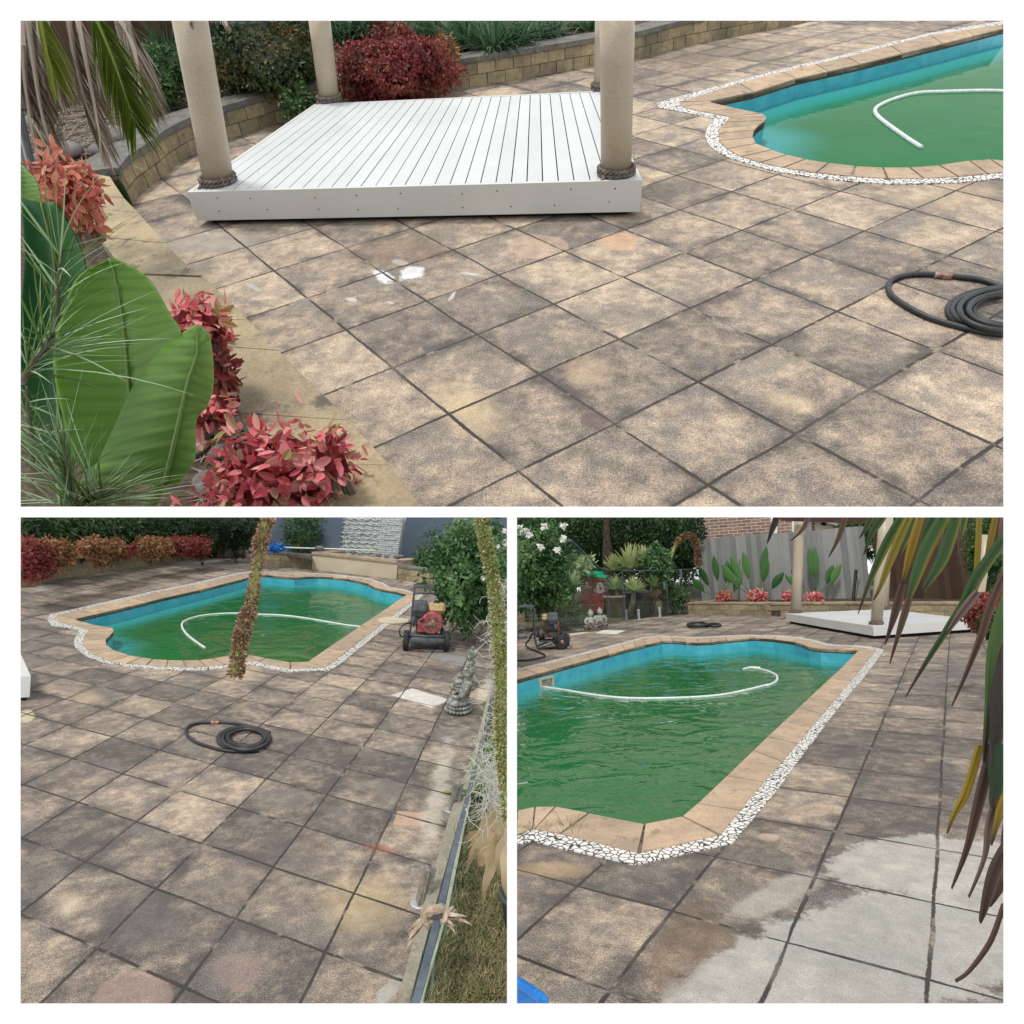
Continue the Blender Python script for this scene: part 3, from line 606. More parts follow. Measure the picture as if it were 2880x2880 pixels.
# ---- lower right terrace
C1=[((-300,1375),(-330,1290),(-340,1275)),((40,1268),(-20,1215),(-30,1200)),((320,1190),(200,1165),(190,1150)),((600,1115),(560,1075),(550,1060)),((850,1045),(830,1003),(825,990)),((1010,1005),(1000,955),(1000,942)),((1130,978),(1100,945),(1100,933)),((1215,976),(1200,950),(1200,938)),((1310,984),(1300,953),(1300,942)),((1400,990),(1400,955),(1400,944)),((1500,985),(1500,952),(1500,941)),((1620,970),(1610,945),(1610,934)),((1800,955),(1790,940),(1790,929))]
C2=[((0,953),(0,940),(0,929)),((150,963),(170,945),(175,934)),((300,983),(330,958),(340,947)),((370,1003),(440,978),(450,967)),((410,1022),(535,1008),(560,996)),((500,1038),(600,1014),(610,1003)),((620,1042),(760,1022),(770,1010)),((740,1048),(860,1032),(880,1018)),((790,1050),(925,1050),(985,1040)),
((735,1110),(880,1105),(945,1100)),((690,1155),(838,1155),(902,1158)),((640,1205),(790,1212),(855,1222)),((575,1265),(735,1280),(795,1298)),((495,1340),(670,1355),(730,1370)),((420,1410),(600,1440),(650,1468)),((340,1487),(520,1535),(570,1572)),((235,1587),(430,1640),(480,1695)),((110,1705),(330,1760),(380,1825)),((0,1810),(215,1895),(300,1935))]
C3=[((1625,180),(1900,225),(2010,270)),((1405,390),(1722,440),(1860,450)),((1290,490),(1570,628),(1665,680)),((1003,548),(958,765),(930,845)),((578,464),(362,618),(330,710)),((328,414),(172,580),(160,662)),((175,416),(160,580),(150,665)),((40,445),(30,625),(10,700)),((-250,530),(-250,740),(-260,830))]
triC=[tuple(c5(*t)) for t in C1]+[tuple(c6(*t)) for t in C2]+[tuple(c7(*t)) for t in C3]
rootC,innC=pool(PC,triC,-.2,'long green pool with the white skimmer box in its wall in the lower right picture',[c5((-300,1375),(40,1268),(600,1115),(1130,978),(1400,990),(1800,955))+c6((0,953),(300,983),(410,1022),(790,1050))],.55,'waterC')
BC=[blob_of(PC,*c7((1550,1500),(1700,1550),(1450,1932)),(.21,.15,.10),.5,.3,.2),blob_of(PC,*c8((-330,1250),(-250,1230),(-380,1600)),(.20,.14,.09),.0,.3,.2),
blob_of(PC,*c8((900,1500),(2300,1400),(0,2400)),(.44,.43,.40),.78,.16,.35),blob_of(PC,*c8((1250,820),(2000,830),(1100,1100)),(.47,.455,.42),.75,.16,.4),blob_of(PC,*c8((200,1050),(560,1000),(-150,1300)),(.47,.43,.38),.6,.5,.4),
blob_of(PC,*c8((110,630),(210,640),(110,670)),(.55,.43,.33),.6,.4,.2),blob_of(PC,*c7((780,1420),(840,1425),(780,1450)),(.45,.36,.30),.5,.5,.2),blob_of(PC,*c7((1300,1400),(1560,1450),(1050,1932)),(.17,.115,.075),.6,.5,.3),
blob_of(PC,*c7((300,880),(640,900),(200,960)),(.38,.28,.17),.7,.5,.3),blob_of(PC,*c5((740,905),(830,908),(700,920)),(.68,.66,.60),.95,-.15,.03),blob_of(PC,*c5((520,915),(660,900),(430,935)),(.66,.58,.40),.9,.3,.2),
blob_of(PC,*c6((1500,1240),(1700,1260),(1400,1330)),(.16,.15,.155),.5,.7,.4),blob_of(PC,*c5((250,1000),(700,960),(100,1150)),(.42,.34,.27),.35,.7,.3)]
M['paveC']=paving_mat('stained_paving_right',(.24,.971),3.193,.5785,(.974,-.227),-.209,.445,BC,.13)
pave=sheet([(-14,.1),(12,.1),(12,70),(-14,70)],[[(p[0],p[1]) for p in innC]],0)
link(PC,'paving',pave,'paveC',kind='structure',base=(0,0,0))
slab(PC,-15,13,.1,70,-.95)
# ================================================================= upper terrace objects
R=random.Random(11)
wl=Gs(PA,z1((755,1165),(800,1095),(900,1020),(1000,930),(1080,880),(1180,830),(1290,790),(1450,740),(1600,690)))+Gs(PA,z2((600,515),(870,470),(1100,430),(1435,370),(1650,340),(1932,262)))+Gs(PA,z3((250,215),(600,150),(760,115),(1100,45),(1400,-20)))
WH=.27
wall=thing(PA,'retaining_wall',(wl[4][0],wl[4][1],0),'curved split-block garden wall with grey cap sweeping behind the white deck in the upper picture','garden wall')
blocks(PA,wl,WH,2,.215,.2,parent=wall,cap=True,capw=.30,capmat='capdark',side=1)
st=[PA.G(*q,WH) for q in z5((560,1560),(200,1085),(0,890))+z4((1600,560),(1180,140))+z1((1000,1449),(760,1180),(690,1110),(622,1000))]
sl=[PA.G(*q,WH) for q in z1((440,965),(500,1235),(560,1340),(640,1449))+z4((900,250),(1265,740),(1430,1050),(1750,1480))]
strip=MB()
ring=st+sl
nst=14
SR,SL=along(st[::-1],.05),along(sl,.05)
for i in range(nst):
    f0,f1=i/nst+.0012,(i+1)/nst-.0012
    g_=lambda L,f:L[min(len(L)-1,int(f*(len(L)-1)))]
    z_=WH+R.uniform(-.003,.003);strip.prism([Vector((*q.xy,z_)) for q in (g_(SR,f0),g_(SR,f1),g_(SL,f1),g_(SL,f0))],.19,R.random())
base_s=MB();base_s.prism([Vector((*p.xy,.188)) for p in ring],0);link(PA,'strip_wall',base_s,'capdark',wall,fill=True)
link(PA,'cap_strip',strip,'cap',wall,label='broad flat pale stone end of the wall',fill=True)
# soil beds
def soil(P,poly,z,name='garden_bed',mat='soil'):
    mb=sheet([(p[0],p[1]) for p in poly],(),z);link(P,name,mb,mat,kind='structure',base=(poly[0][0],poly[0][1],0))
off=[]
for i,p in enumerate(wl):
    d=(wl[min(i+1,len(wl)-1)]-wl[max(i-1,0)]).normalized();off.append(Vector((p[0]-d.y*.12,p[1]+d.x*.12,0)))
soil(PA,off+[Vector((14,40,0)),Vector((-14,40,0)),Vector((-14,off[0][1],0))],.22)
nb=[PA.G(*q,WH) for q in z4((1750,1480),(1430,1050),(1265,740),(900,250))+z1((640,1449),(560,1340),(500,1235),(440,965))]
nb=[Vector((p[0]+.06,p[1],0)) for p in nb]
soil(PA,nb+[Vector((-14,off[0][1]+.5,0)),Vector((-14,.2,0)),Vector((0,.2,0))],.08)
# mulch litter: dead fronds lying in the bed
lit=MB()
bedpoly=[(p[0],p[1]) for p in off]+[(14,40),(-14,40),(-14,off[0][1])]
for _ in range(1500):
    q=PA.G(R.uniform(60,560),R.uniform(230,470),.24)
    if not pip(q[0]+.15,q[1]-.1,bedpoly): continue
    a=R.uniform(0,6.28);lit.blade(q,(math.cos(a),math.sin(a),R.uniform(-.05,.25)),R.uniform(.15,.7),.012,.3,3,R.random())
for _ in range(500):
    q=PA.G(R.uniform(560,760),R.uniform(1080,1425),.09);a=R.uniform(0,6.28)
    if q[0]<nb[0][0]+.1: lit.blade(q,(math.cos(a),math.sin(a),.1),R.uniform(.03,.16),.008,.2,2,R.random())
link(PA,'leaf_litter',lit,'deadfrond',kind='stuff')
for k in range(26):
    x,y=R.uniform(60,330),R.uniform(250,650)
    if k>9: x,y=R.uniform(540,730),R.uniform(1150,1400)
    q=PA.G(x,y,.09 if k>9 else .25);r=R.uniform(.02,.05)*(1 if k>9 else 2.5)
    m=MB();m.ell(q+Vector((0,0,r*.3)),(r*1.3,r,r*.55),10,6,rot=Matrix.Rotation(R.random()*3,3,'Z'));link(PA,'river_stone',m,'stones',label='grey rounded stone in the mulch bed left of the upper paving',cat='stone',group='stones in the garden bed',smooth=True)
# gazebo
DH=PA.hgt(PA.G(*z1((1130,1278))[0]),541.6)
def gazebo(P,fl,fr,br,bl,DH,posts,label,gap=.035,planks=30,rope=True,beam=None):
    c=(fl+fr+br+bl)/4
    g=thing(P,'gazebo',(c[0],c[1],0),label,'gazebo')
    up=Vector((0,0,1));L=[Vector((p[0],p[1],0)) for p in (fl,fr,br,bl)]
    d=MB();ins=[p.lerp(Vector((c[0],c[1],0)),.05) for p in L];d.prism([p+up*(DH-.03) for p in ins],0);link(P,'deck_base',d,'dark',g,fill=True)
    f=MB();th=.03
    for i in range(4):
        a,b=L[i],L[(i+1)%4];dr=(b-a).normalized();nn=Vector((-dr.y,dr.x,0))
        if i%2: a2,b2_=a+dr*th*1.05,b-dr*th*1.05
        else: a2,b2_=a,b
        f.prism([a2+up*(DH+.002),b2_+up*(DH+.002),b2_+nn*th+up*(DH+.002),a2+nn*th+up*(DH+.002)],gap,R.random())
    link(P,'fascia',f,'fascia',g,fill=True)
    a,b=L[0],L[1];dr=(b-a).normalized();nn=Vector((-dr.y,dr.x,0));Rs=random.Random(5)
    for k_ in range(9):
        for zz in(.3,.75):
            p=a.lerp(b,(k_+.5+Rs.uniform(-.2,.2))/9)-nn*.001+up*(gap+(DH-gap)*(zz+Rs.uniform(-.05,.05)));sc_=MB();sc_.lathe(p,[(.005,0),(.0045,-.0015)],8,ax=nn);link(P,'screw_head',sc_,'screw',g)
    pl=MB();cc=Vector((c[0],c[1],0))
    I=[p.lerp(cc,.012) for p in L]
    for i in range(planks):
        f0,f1=i/planks+.0012*30/planks,(i+1)/planks-.0014*30/planks
        z=DH+R.uniform(-.002,.001)
        pl.prism([I[0].lerp(I[1],f0)+up*z,I[0].lerp(I[1],f1)+up*z,I[3].lerp(I[2],f1)+up*z,I[3].lerp(I[2],f0)+up*z],z-.02,R.random())
    link(P,'deck_boards',pl,'deckwhite',g,fill=True)
    for (bx,by,w,tx,ty) in posts:
        b0=P.G(bx,by,DH);r=P.w(b0,w)/2;t0=P.D(tx,ty,b0[1]);ext=t0+(t0-b0)*.25
        po=MB();rows=[]
        po.tube([b0,b0.lerp(ext,.3),b0.lerp(ext,.6),ext],[r,r*.995,r*1.0,r],28)
        o=link(P,'post',po,'post',g,smooth=True,fill=True)
        if o and rope:
            rr=MB();R2=r+.014
            for s in (0,1):
                for lay in ((0,.016),(.85,.04)) if s==0 else ((0,.016),(.85,.04)):
                    pts=[]
                    for k in range(97):
                        a=2*math.pi*k/96;h=a*11+s*math.pi;pts.append(b0+Vector((math.cos(a)*(R2+.006*math.cos(h)),math.sin(a)*(R2+.006*math.cos(h)),lay[1]+.006*math.sin(h))))
                    rr.tube(pts[:-1],.0095,5,.5,closed=True)
            for k in range(3): rr.tube([b0+Vector((-R2*.8,-R2*.7,.03)),b0+Vector((-R2*.9-.01*k,-R2*.95,-.01)),b0+Vector((-R2*.9+.015*k,-R2*1.0,-.06))],.006,5)
            link(P,'rope_wrap',rr,'rope',o,smooth=True)
    if beam:
        bm_=MB();a,b=beam;dr=(b-a).normalized();nn=Vector((-dr.y,dr.x,0));bm_.box((a+b)/2,(b-a)/2,nn*.06,up*.14);link(P,'roof_beam',bm_,'brown',g,fill=True)
    return g
fl,fr=PA.G(*z1((1130,1278))[0]),PA.G(*z2((1688,1230))[0])
br,bl=PA.G(*z2((1470,515))[0],DH),PA.G(*z1((1780,590))[0],DH)
gz=gazebo(PA,fl,fr,br,bl,DH,[(*z1((1240,1035))[0],82,*z1((1075,115))[0]),(*z2((1555,985))[0],85,*z2((1562,115))[0]),(*z1((1865,572))[0],56,*z1((1808,115))[0]),(*z2((1478,505))[0],50,*z2((1490,115))[0])],'white slatted gazebo deck with four thick beige posts in the upper picture')
# white pool hose
def hose(P,L,r,z,name,mat,label,cat,seg=8,group=None,n=8):
    m=MB();m.tube(smoothline([P.G(x,y,z) for x,y in L],n),r,seg);return link(P,name,m,mat,label=label,cat=cat,smooth=True,group=group)
hose(PA,z3((1900,522),(1815,518),(1700,515),(1500,520),(1330,528),(1200,560),(1110,600),(1088,630),(1110,665),(1180,720),(1280,790),(1350,835)),.019,-.165,'pool_hose','hosewhite','white suction hose floating in a curve on the green pool of the upper picture','hose')
# black pressure hose
def coil(P,tail,rings,r,label):
    g=thing(P,'hose_coil',P.G(*rings[0][0]),label,'hose')
    m=MB();m.tube(smoothline([P.G(x,y,r) for x,y in tail],8),r,8);link(P,'loose_loop',m,'black',g,smooth=True)
    rg=MB()
    for k,(c,a,b) in enumerate(rings):
        pts=[P.G(c[0]+a*math.cos(t),c[1]+b*math.sin(t),r*(1+.9*(k%3))) for t in [2*math.pi*i/40 for i in range(40)]]
        rg.tube(pts,r,8,closed=True)
    link(P,'coiled_rings',rg,'black',g,smooth=True)
    return g
tl=z6((1900,210),(1815,180),(1700,137),(1560,118),(1430,105),(1300,105),(1205,125),(1165,165),(1185,225),(1280,292),(1400,350),(1550,395),(1700,430),(1850,445))
c0=z6((1875,305))[0]
hc=coil(PA,tl,[(c0,s*S_,t*S_) for s,t in((375,128),(350,118),(312,122),(300,108),(268,112),(258,98),(232,88))],.014,'black pressure hose coil at the right edge of the upper paving')
m=MB();a,b=PA.G(*z6((1425,108))[0],.014),PA.G(*z6((1520,115))[0],.014);m.tube([a,a.lerp(b,.3),a.lerp(b,.35),b],[.017,.017,.021,.021],10);link(PA,'brass_coupling',m,'rim',hc)
# plants
def shrub(P,name,c,r,dist,n,L,w,mat,label,cat='shrub',group=None,seed=1,dr=None,stem=True,core=True,out=.5,down=.2,lump=.25,l6=False):
    R_=random.Random(seed);cc=P.D(*c,dist);rx,rz=P.w(cc,r[0]),P.w(cc,r[1]);ry=dr or (rx+rz)/2
    base=Vector((cc[0],cc[1],max(cc[2]-rz*1.1,0)))
    g=thing(P,name,base,label,cat,group)
    m=MB();crown(m,P,cc,(rx,ry,rz),n,L,w,R_,core=core,out=out,down=down,lump=lump,l6=l6);o=link(P,'foliage',m,mat,g)
    if stem:
        s=MB()
        for _ in range(6):
            v=rv(R_);s.tube([base+Vector((v.x*.05,v.y*.05,-.05)),base.lerp(cc,.5)+Vector((v.x*rx*.2,v.y*ry*.2,0)),cc+Vector((v.x*rx*.6,v.y*ry*.6,v.z*rz*.5))],[.014,.01,.004],5)
        link(P,'stems',s,'bark',g)
    return g
def clump(P,name,base,h,n,w,spread,mat,label,cat='plant',group=None,seed=1,droop=1.2):
    R_=random.Random(seed);m=MB()
    for _ in range(n):
        a=R_.uniform(0,6.28);s=R_.uniform(.1,1)*spread;b=base+Vector((math.cos(a),math.sin(a),0))*R_.uniform(0,.12)*spread
        m.blade(b,(math.cos(a)*s,math.sin(a)*s,1),h*R_.uniform(.6,1.15),w*R_.uniform(.7,1.2),droop*R_.uniform(.4,1.3),6,R_.random())
    return link(P,name,m,mat,label=label,cat=cat,group=group,base=base)
# timber fence behind
def fence(P,a,b,h,mat,label,cat='fence',bw=.1,z0=0,name='paling_fence',seed=3,lap=.012,postmat='bark',top=.03):
    R_=random.Random(seed);a,b=Vector(a),Vector(b);d=(b-a).normalized();nn=Vector((-d.y,d.x,0));L=(b-a).length;n=int(L/bw)
    g=thing(P,name,a.lerp(b,.5),label,cat);m=MB()
    for i in range(n):
        p=a+d*(i+.5)*bw;hh=h+R_.uniform(-top,top)
        m.box(p+Vector((0,0,z0+hh/2))+nn*(lap if i%2 else 0),d*bw*(.56 if i%2 else .44),nn*.008,Vector((0,0,hh/2)),R_.random())
    link(P,'palings',m,mat,g,fill=True)
    r=MB()
    for z in (.25,.75): r.box(a.lerp(b,.5)+nn*.06+Vector((0,0,z0+h*z)),(b-a)/2,nn*.025,Vector((0,0,.04)))
    link(P,'rails',r,mat,g,fill=True)
    return g
fa,fb=Vector((-7.5,8.2,0)),Vector((2.2,14.2,0))
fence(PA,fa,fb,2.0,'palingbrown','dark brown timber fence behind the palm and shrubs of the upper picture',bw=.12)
def bd(px,py,extra=.35,h=.25): return PA.G(px,py,h)[1]+extra
shrub(PA,'shrub',z1((1500,370))[0],(150,75),7.75,5200,.055,.034,'g_shrub','dark bronze-green bush between the two left posts of the deck',seed=2,dr=.5)
shrub(PA,'shrub',z1((930,420))[0],(60,62),7.4,1700,.055,.034,'g_mid','small dark green bush left of the front beige post','shrub',seed=3,dr=.4)
shrub(PA,'shrub',z1((1690,590))[0],(42,40),7.15,700,.05,.03,'g_mid','small green bush at the foot of the rear left post',seed=33,dr=.25)
shrub(PA,'nandina_bush',z2((300,380))[0],(150,80),7.95,9000,.05,.03,'n_red','large red-leaved bush spilling over the wall behind the white deck',seed=4,dr=.45,down=.5)
shrub(PA,'nandina_bush',z2((590,330))[0],(38,48),8.25,1500,.05,.028,'n_rust','red and green sprig at the right end of the large red bush',seed=5,dr=.3,down=.5)
shrub(PA,'nandina_bush',z2((820,255))[0],(60,24),9.2,900,.05,.028,'n_red','low red bush in front of the strappy leaves above the wall',seed=6,dr=.3,down=.5)
shrub(PA,'nandina_bush',z2((1310,160))[0],(64,36),10.2,2200,.05,.03,'n_rust','red-orange bush hanging over the wall just left of the front right post',seed=7,dr=.4,down=.6)
shrub(PA,'nandina_bush',z2((1790,160))[0],(62,28),11.0,1500,.05,.028,'n_red','red bush hanging over the wall just right of the front right post',seed=8,dr=.4,down=.6)
shrub(PA,'nandina_bush',z3((90,118))[0],(26,8),11.9,220,.05,.028,'n_red','last small red sprig on the wall at the top edge of the upper picture',seed=9,dr=.3,down=.6)
i=0
for q,h,n,sp in [(z1((950,320))[0],.85,130,.8),(z1((1010,200))[0],.8,80,.8),(z1((1400,210))[0],.8,90,.9),(z1((1600,200))[0],.9,130,.9),(z1((1720,210))[0],.9,130,.9),(z2((30,240))[0],.8,150,1),(z2((150,220))[0],.8,150,1),(z2((300,215))[0],.85,150,1),(z2((430,215))[0],.85,150,1),(z2((560,225))[0],.9,180,1),(z2((700,260))[0],.9,240,1.2),(z2((860,280))[0],.9,240,1.3),(z2((980,250))[0],.8,220,1.2),(z2((1090,220))[0],.8,170,1.1),(z2((1200,190))[0],.7,110,1),(z2((1400,150))[0],.7,80,1)]:
    i+=1;b=PA.G(q[0],q[1],.25);b=Vector((b[0],b[1],.2))
    clump(PA,'strappy_plant',b,h*.62,n,.024,sp,'g_strap','clump of long strappy green leaves behind the wall at the top of the upper picture','plant','strappy plants behind the upper wall',seed=20+i,droop=1.3)
# dark evergreen backing
for k,(q,r) in enumerate([(z2((200,150))[0],(180,80)),(z2((650,150))[0],(180,80)),(z2((1050,140))[0],(170,60)),(z1((1500,150))[0],(170,60)),(z2((1500,105))[0],(130,50)),(z2((1800,90))[0],(120,35))]):
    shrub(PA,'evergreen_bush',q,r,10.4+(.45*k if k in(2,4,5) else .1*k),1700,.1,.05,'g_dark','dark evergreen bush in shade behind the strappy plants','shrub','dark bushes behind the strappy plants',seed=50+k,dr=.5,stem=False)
m=MB();b=PA.G(*z1((745,1165))[0])
for k,(dx,h) in enumerate([(-.05,.34),(0.01,.24),(.04,.18),(-.02,.2)]): m.blade(b,(dx,-.05,.4),h,.018,.2,5,.4)
link(PA,'weed',m,'g_mid',label='thin green weed at the wall foot left of the white deck',cat='weed',base=b)
# palm with dead fronds
pt=thing(PA,'palm_tree',PA.G(*z1((330,640))[0],.2),'palm with hanging dead and yellow-green fronds in the top left corner','palm tree')
tb=PA.G(*z1((300,640))[0],.15);tr=MB();rows=[]
for i in range(26):
    z=i*.1;r=.2+.05*(i%2)+.02*math.sin(i*2.1);rows.append([tb+Vector((math.cos(a)*r*(1+.15*math.sin(a*5+i*2)),math.sin(a)*r,z)) for a in [2*math.pi*j/18 for j in range(18)]])
tr.grid(rows,.5,True,caps=True);link(PA,'trunk',tr,'barkdark',pt)
def frond(P,px,dist,leafL,n,w,mat,parent,name='frond',hang=.8,seed=1,splay=.7,spread=.1,rachis=.012,tt=None):
    R_=random.Random(seed);L=[P.D(x,y,dist[0]+(dist[1]-dist[0])*i/(len(px)-1)) for i,(x,y) in enumerate(px)]
    S=smoothline(L,10);m=MB();m.tube(S,[rachis*(1-.8*i/len(S)) for i in range(len(S))],5,.7)
    for i in range(n):
        f=(i+R_.random())/n;k=f*(len(S)-2);a=S[int(k)].lerp(S[int(k)+1],k-int(k));d=(S[int(k)+1]-S[int(k)]).normalized()
        side=Vector((1 if i%2 else -1,R_.uniform(-.5,.5),0));dd=(d*(.8)+side*splay+Vector((0,0,-hang*.5))+rv(R_)*spread).normalized()
        m.blade(a,dd,leafL*R_.uniform(.7,1.1)*(1-.5*f**3),w,hang*R_.uniform(.6,1.4),4,min(1,max(0,(R_.random() if tt is None else tt+R_.uniform(-.2,.2)))),twist=d.cross(dd))
    return link(P,name,m,mat,parent)
dead=[[(150,60),(190,350),(240,650),(330,930)],[(250,60),(290,250),(320,450)],[(380,60),(430,350),(500,620),(600,840)],[(430,60),(470,260),(530,560),(570,800)],[(130,250),(150,500),(200,800),(230,930)],[(700,60),(760,230),(820,400),(860,560)],[(640,60),(730,200),(780,380),(800,640)],[(120,60),(140,300),(160,560),(190,700)],[(1060,30),(1090,80),(1075,135)],[(1240,60),(1270,110),(1285,150)],[(560,60),(545,220),(550,360)],[(215,60),(240,420),(280,760)]]
for k,d in enumerate(dead): frond(PA,z1(*d),(3.6+.12*(k%4),3.4+.12*(k%3)),.26 if k not in(8,9) else .05,110 if k not in (8,9) else 14,.011,'deadfrond',pt,'dead_frond',1.1,60+k,.35,.12,.014)
frond(PA,z1((520,40),(590,200),(660,380),(720,560),(770,720)),(3.3,3.2),.30,96,.018,'palmgreen',pt,'green_frond',.6,81,.6,.05,tt=.35)
frond(PA,z1((215,30),(240,150),(270,300),(300,420)),(3.3,3.2),.22,60,.018,'palmgreen',pt,'green_frond',.8,82,.4,.05,tt=.85)
m=MB();a,b=PA.D(*z1((100,640))[0],3.0),PA.D(*z1((215,1150))[0],2.6);m.tube([a,b,b+(b-a)*.3],.02,10);link(PA,'black_stake',m,'black',label='black pipe leaning at the left edge beside the orange bush',cat='stake',smooth=True)
# orange and pink nandinas
def nand(P,c,r,dist,n,L,mat,label,seed,dr=None,grp=None,down=.35):
    return shrub(P,'nandina_bush',c,r,dist,n,L,L*.5,mat,label,'shrub',grp,seed,dr,True,True,.6,down,.34,True)
nand(PA,z1((370,1110))[0],(82,88),2.6,850,.045,'n_orange','orange-leaved bush left of the curved wall, under the palm fronds',90)
nand(PA,z4((1130,380))[0],(80,62),2.15,430,.045,'n_pink','pink-red bush poking out right of the big green leaves',91)
nand(PA,z4((1225,650))[0],(42,90),2.0,230,.045,'n_red','straggly dark pink bush hugging the inside of the pale wall cap',92)
nand(PA,z4((1180,880))[0],(60,40),1.85,150,.04,'n_pink','sparse pink sprigs over the stones beside the pale wall cap',93)
nand(PA,z4((1560,1250))[0],(185,125),1.55,900,.05,'n_pink','largest pink-red bush at the bottom edge of the upper picture',94,dr=.16)
nand(PA,z4((1890,1120))[0],(42,70),1.5,90,.045,'n_pink','tall pink shoot at the right end of the bottom bush',95,dr=.08)
# big paddle leaves
bird=thing(PA,'broad_leaf_plant',PA.G(330,1420,.08),'plant with huge paddle-shaped green leaves in the lower left of the upper picture','plant')
def paddle(P,left,mid,right,d0,d1,mat,parent,cup=.08,ns=28,nw=7,curl=0,rib=True):
    l,mm,r=[smoothline([Vector((*p,0)) for p in L],12) for L in (left,mid,right)]
    g=lambda L,f:(L[int(f*(len(L)-1)*.9999)].lerp(L[int(f*(len(L)-1)*.9999)+1],f*(len(L)-1)*.9999-int(f*(len(L)-1)*.9999)))
    mb=MB();rows=[];ribp=[]
    for i in range(ns+1):
        f=i/ns;a,b,c=g(l,f),g(mm,f),g(r,f);dist=d0+(d1-d0)*f;row=[]
        for j in range(-nw,nw+1):
            t=abs(j)/nw;q=b.lerp(a if j<0 else c,t);row.append(P.D(q[0],q[1],dist-cup*(t**1.6)*math.sin(math.pi*min(1,f+.12))+.004*math.sin(i*2.2+t*3)))
        rows.append(row);ribp.append(P.D(b[0],b[1],dist-.006))
    k=len(mb.v);mb.grid(rows,.6)
    n0=len(mb.f)
    for fi in range(n0): # a little colour drift across the blade
        mb.u[fi]=[(min(1,.25+.5*((fi%(2*nw))/(2*nw))),v) for (_,v) in mb.u[fi]]
    back=[[p+Vector((0,.004,-.002)) for p in r_] for r_ in rows];mb.grid(back,.3)
    o=link(P,'leaf',mb,mat,parent,smooth=True)
    if rib and o:
        rb=MB();rb.tube(ribp,[.0015+.0055*(i/len(ribp)) for i in range(len(ribp))],6,.5);link(P,'leaf_rib',rb,'rib',o,smooth=True)
# leaf outlines run from tip to stalk
paddle(PA,z4((120,-330),(140,0),(120,300),(118,700),(160,1000),(280,1250)),z4((230,-300),(300,0),(320,350),(330,700),(330,1000),(340,1250)),z4((300,-310),(420,-120),(485,80),(480,400),(440,900),(400,1250)),1.62,1.5,'banana2',bird,.05)
paddle(PA,z1((60,920),(60,1000),(60,1100),(60,1200)),z1((110,930),(130,1010),(140,1100),(140,1200)),z1((130,940),(200,1020),(225,1100),(235,1200)),1.7,1.66,'banana',bird,.03,rib=False)
paddle(PA,z4((600,25),(430,130),(330,400),(300,600),(340,850),(420,1150),(560,1300)),z4((615,15),(650,120),(690,350),(715,600),(735,850),(720,1100),(690,1300)),z4((640,8),(830,120),(960,330),(1025,450),(1000,760),(900,1050),(760,1300)),1.47,1.36,'banana',bird,.07)
paddle(PA,z4((1100,388),(900,540),(740,760),(630,1000),(540,1180),(430,1300)),z4((1110,390),(1115,540),(1060,720),(1020,900),(980,1080),(930,1290)),z4((1120,390),(1185,460),(1205,720),(1170,850),(1105,940),(1100,1150),(1000,1300)),1.33,1.27,'banana',bird,-.05)
m=MB()
for a,b in((z4((690,1280))[0],z4((650,1500))[0]),(z4((930,1260))[0],z4((800,1500))[0]),(z4((340,1200))[0],z4((380,1500))[0])): m.tube([PA.D(*a,1.33),PA.D(*b,1.3)],.015,8)
link(PA,'stalks',m,'rib',bird,smooth=True)
# needle-leaved stems in front
def needles(P,stem,dist,n,L,label,seed,w=.004,dirs=(.6,.7),up=.5):
    R_=random.Random(seed);S=smoothline([P.D(x,y,dist) for x,y in stem],10);g=thing(P,'needle_shrub',S[0],label,'shrub')
    m=MB();m.tube(S,[.006*(1-.6*i/len(S)) for i in range(len(S))],6);link(P,'stem',m,'bark',g,smooth=True)
    nb_=MB()
    for i in range(n):
        k=R_.uniform(.1,.98)*(len(S)-2);a=S[int(k)];d=Vector((dirs[0]+R_.uniform(-.9,.9),R_.uniform(-.5,.3),dirs[1]+R_.uniform(-.6,.6)))
        nb_.blade(a,d,L*R_.uniform(.5,1.2),w,R_.uniform(-.2,.7),5,R_.random())
    link(P,'needles',nb_,'needle',g)
needles(PA,z4((130,720),(190,610),(270,500),(320,330),(330,150),(345,-80)),1.12,70,.19,'thin needle-leaved branch crossing the big leaves at the left edge',70)
needles(PA,z4((120,700),(200,590),(300,470)),1.1,40,.24,'pale feathery sprig in front of the tallest big leaf',74,dirs=(.9,.5))
needles(PA,z4((420,1480),(400,1330),(380,1180),(350,1000)),1.12,90,.20,'upright needle-leaved branch at the foot of the big leaves',71,dirs=(.1,1))
needles(PA,z4((330,1480),(480,1420),(620,1380)),1.1,110,.24,'low spray of pale needles along the bottom left edge',72,dirs=(.8,.7))
needles(PA,z4((180,1200),(180,1050),(160,900),(150,740)),1.15,36,.12,'sparse needle twig hanging at the far left edge',73,dirs=(.2,.6))
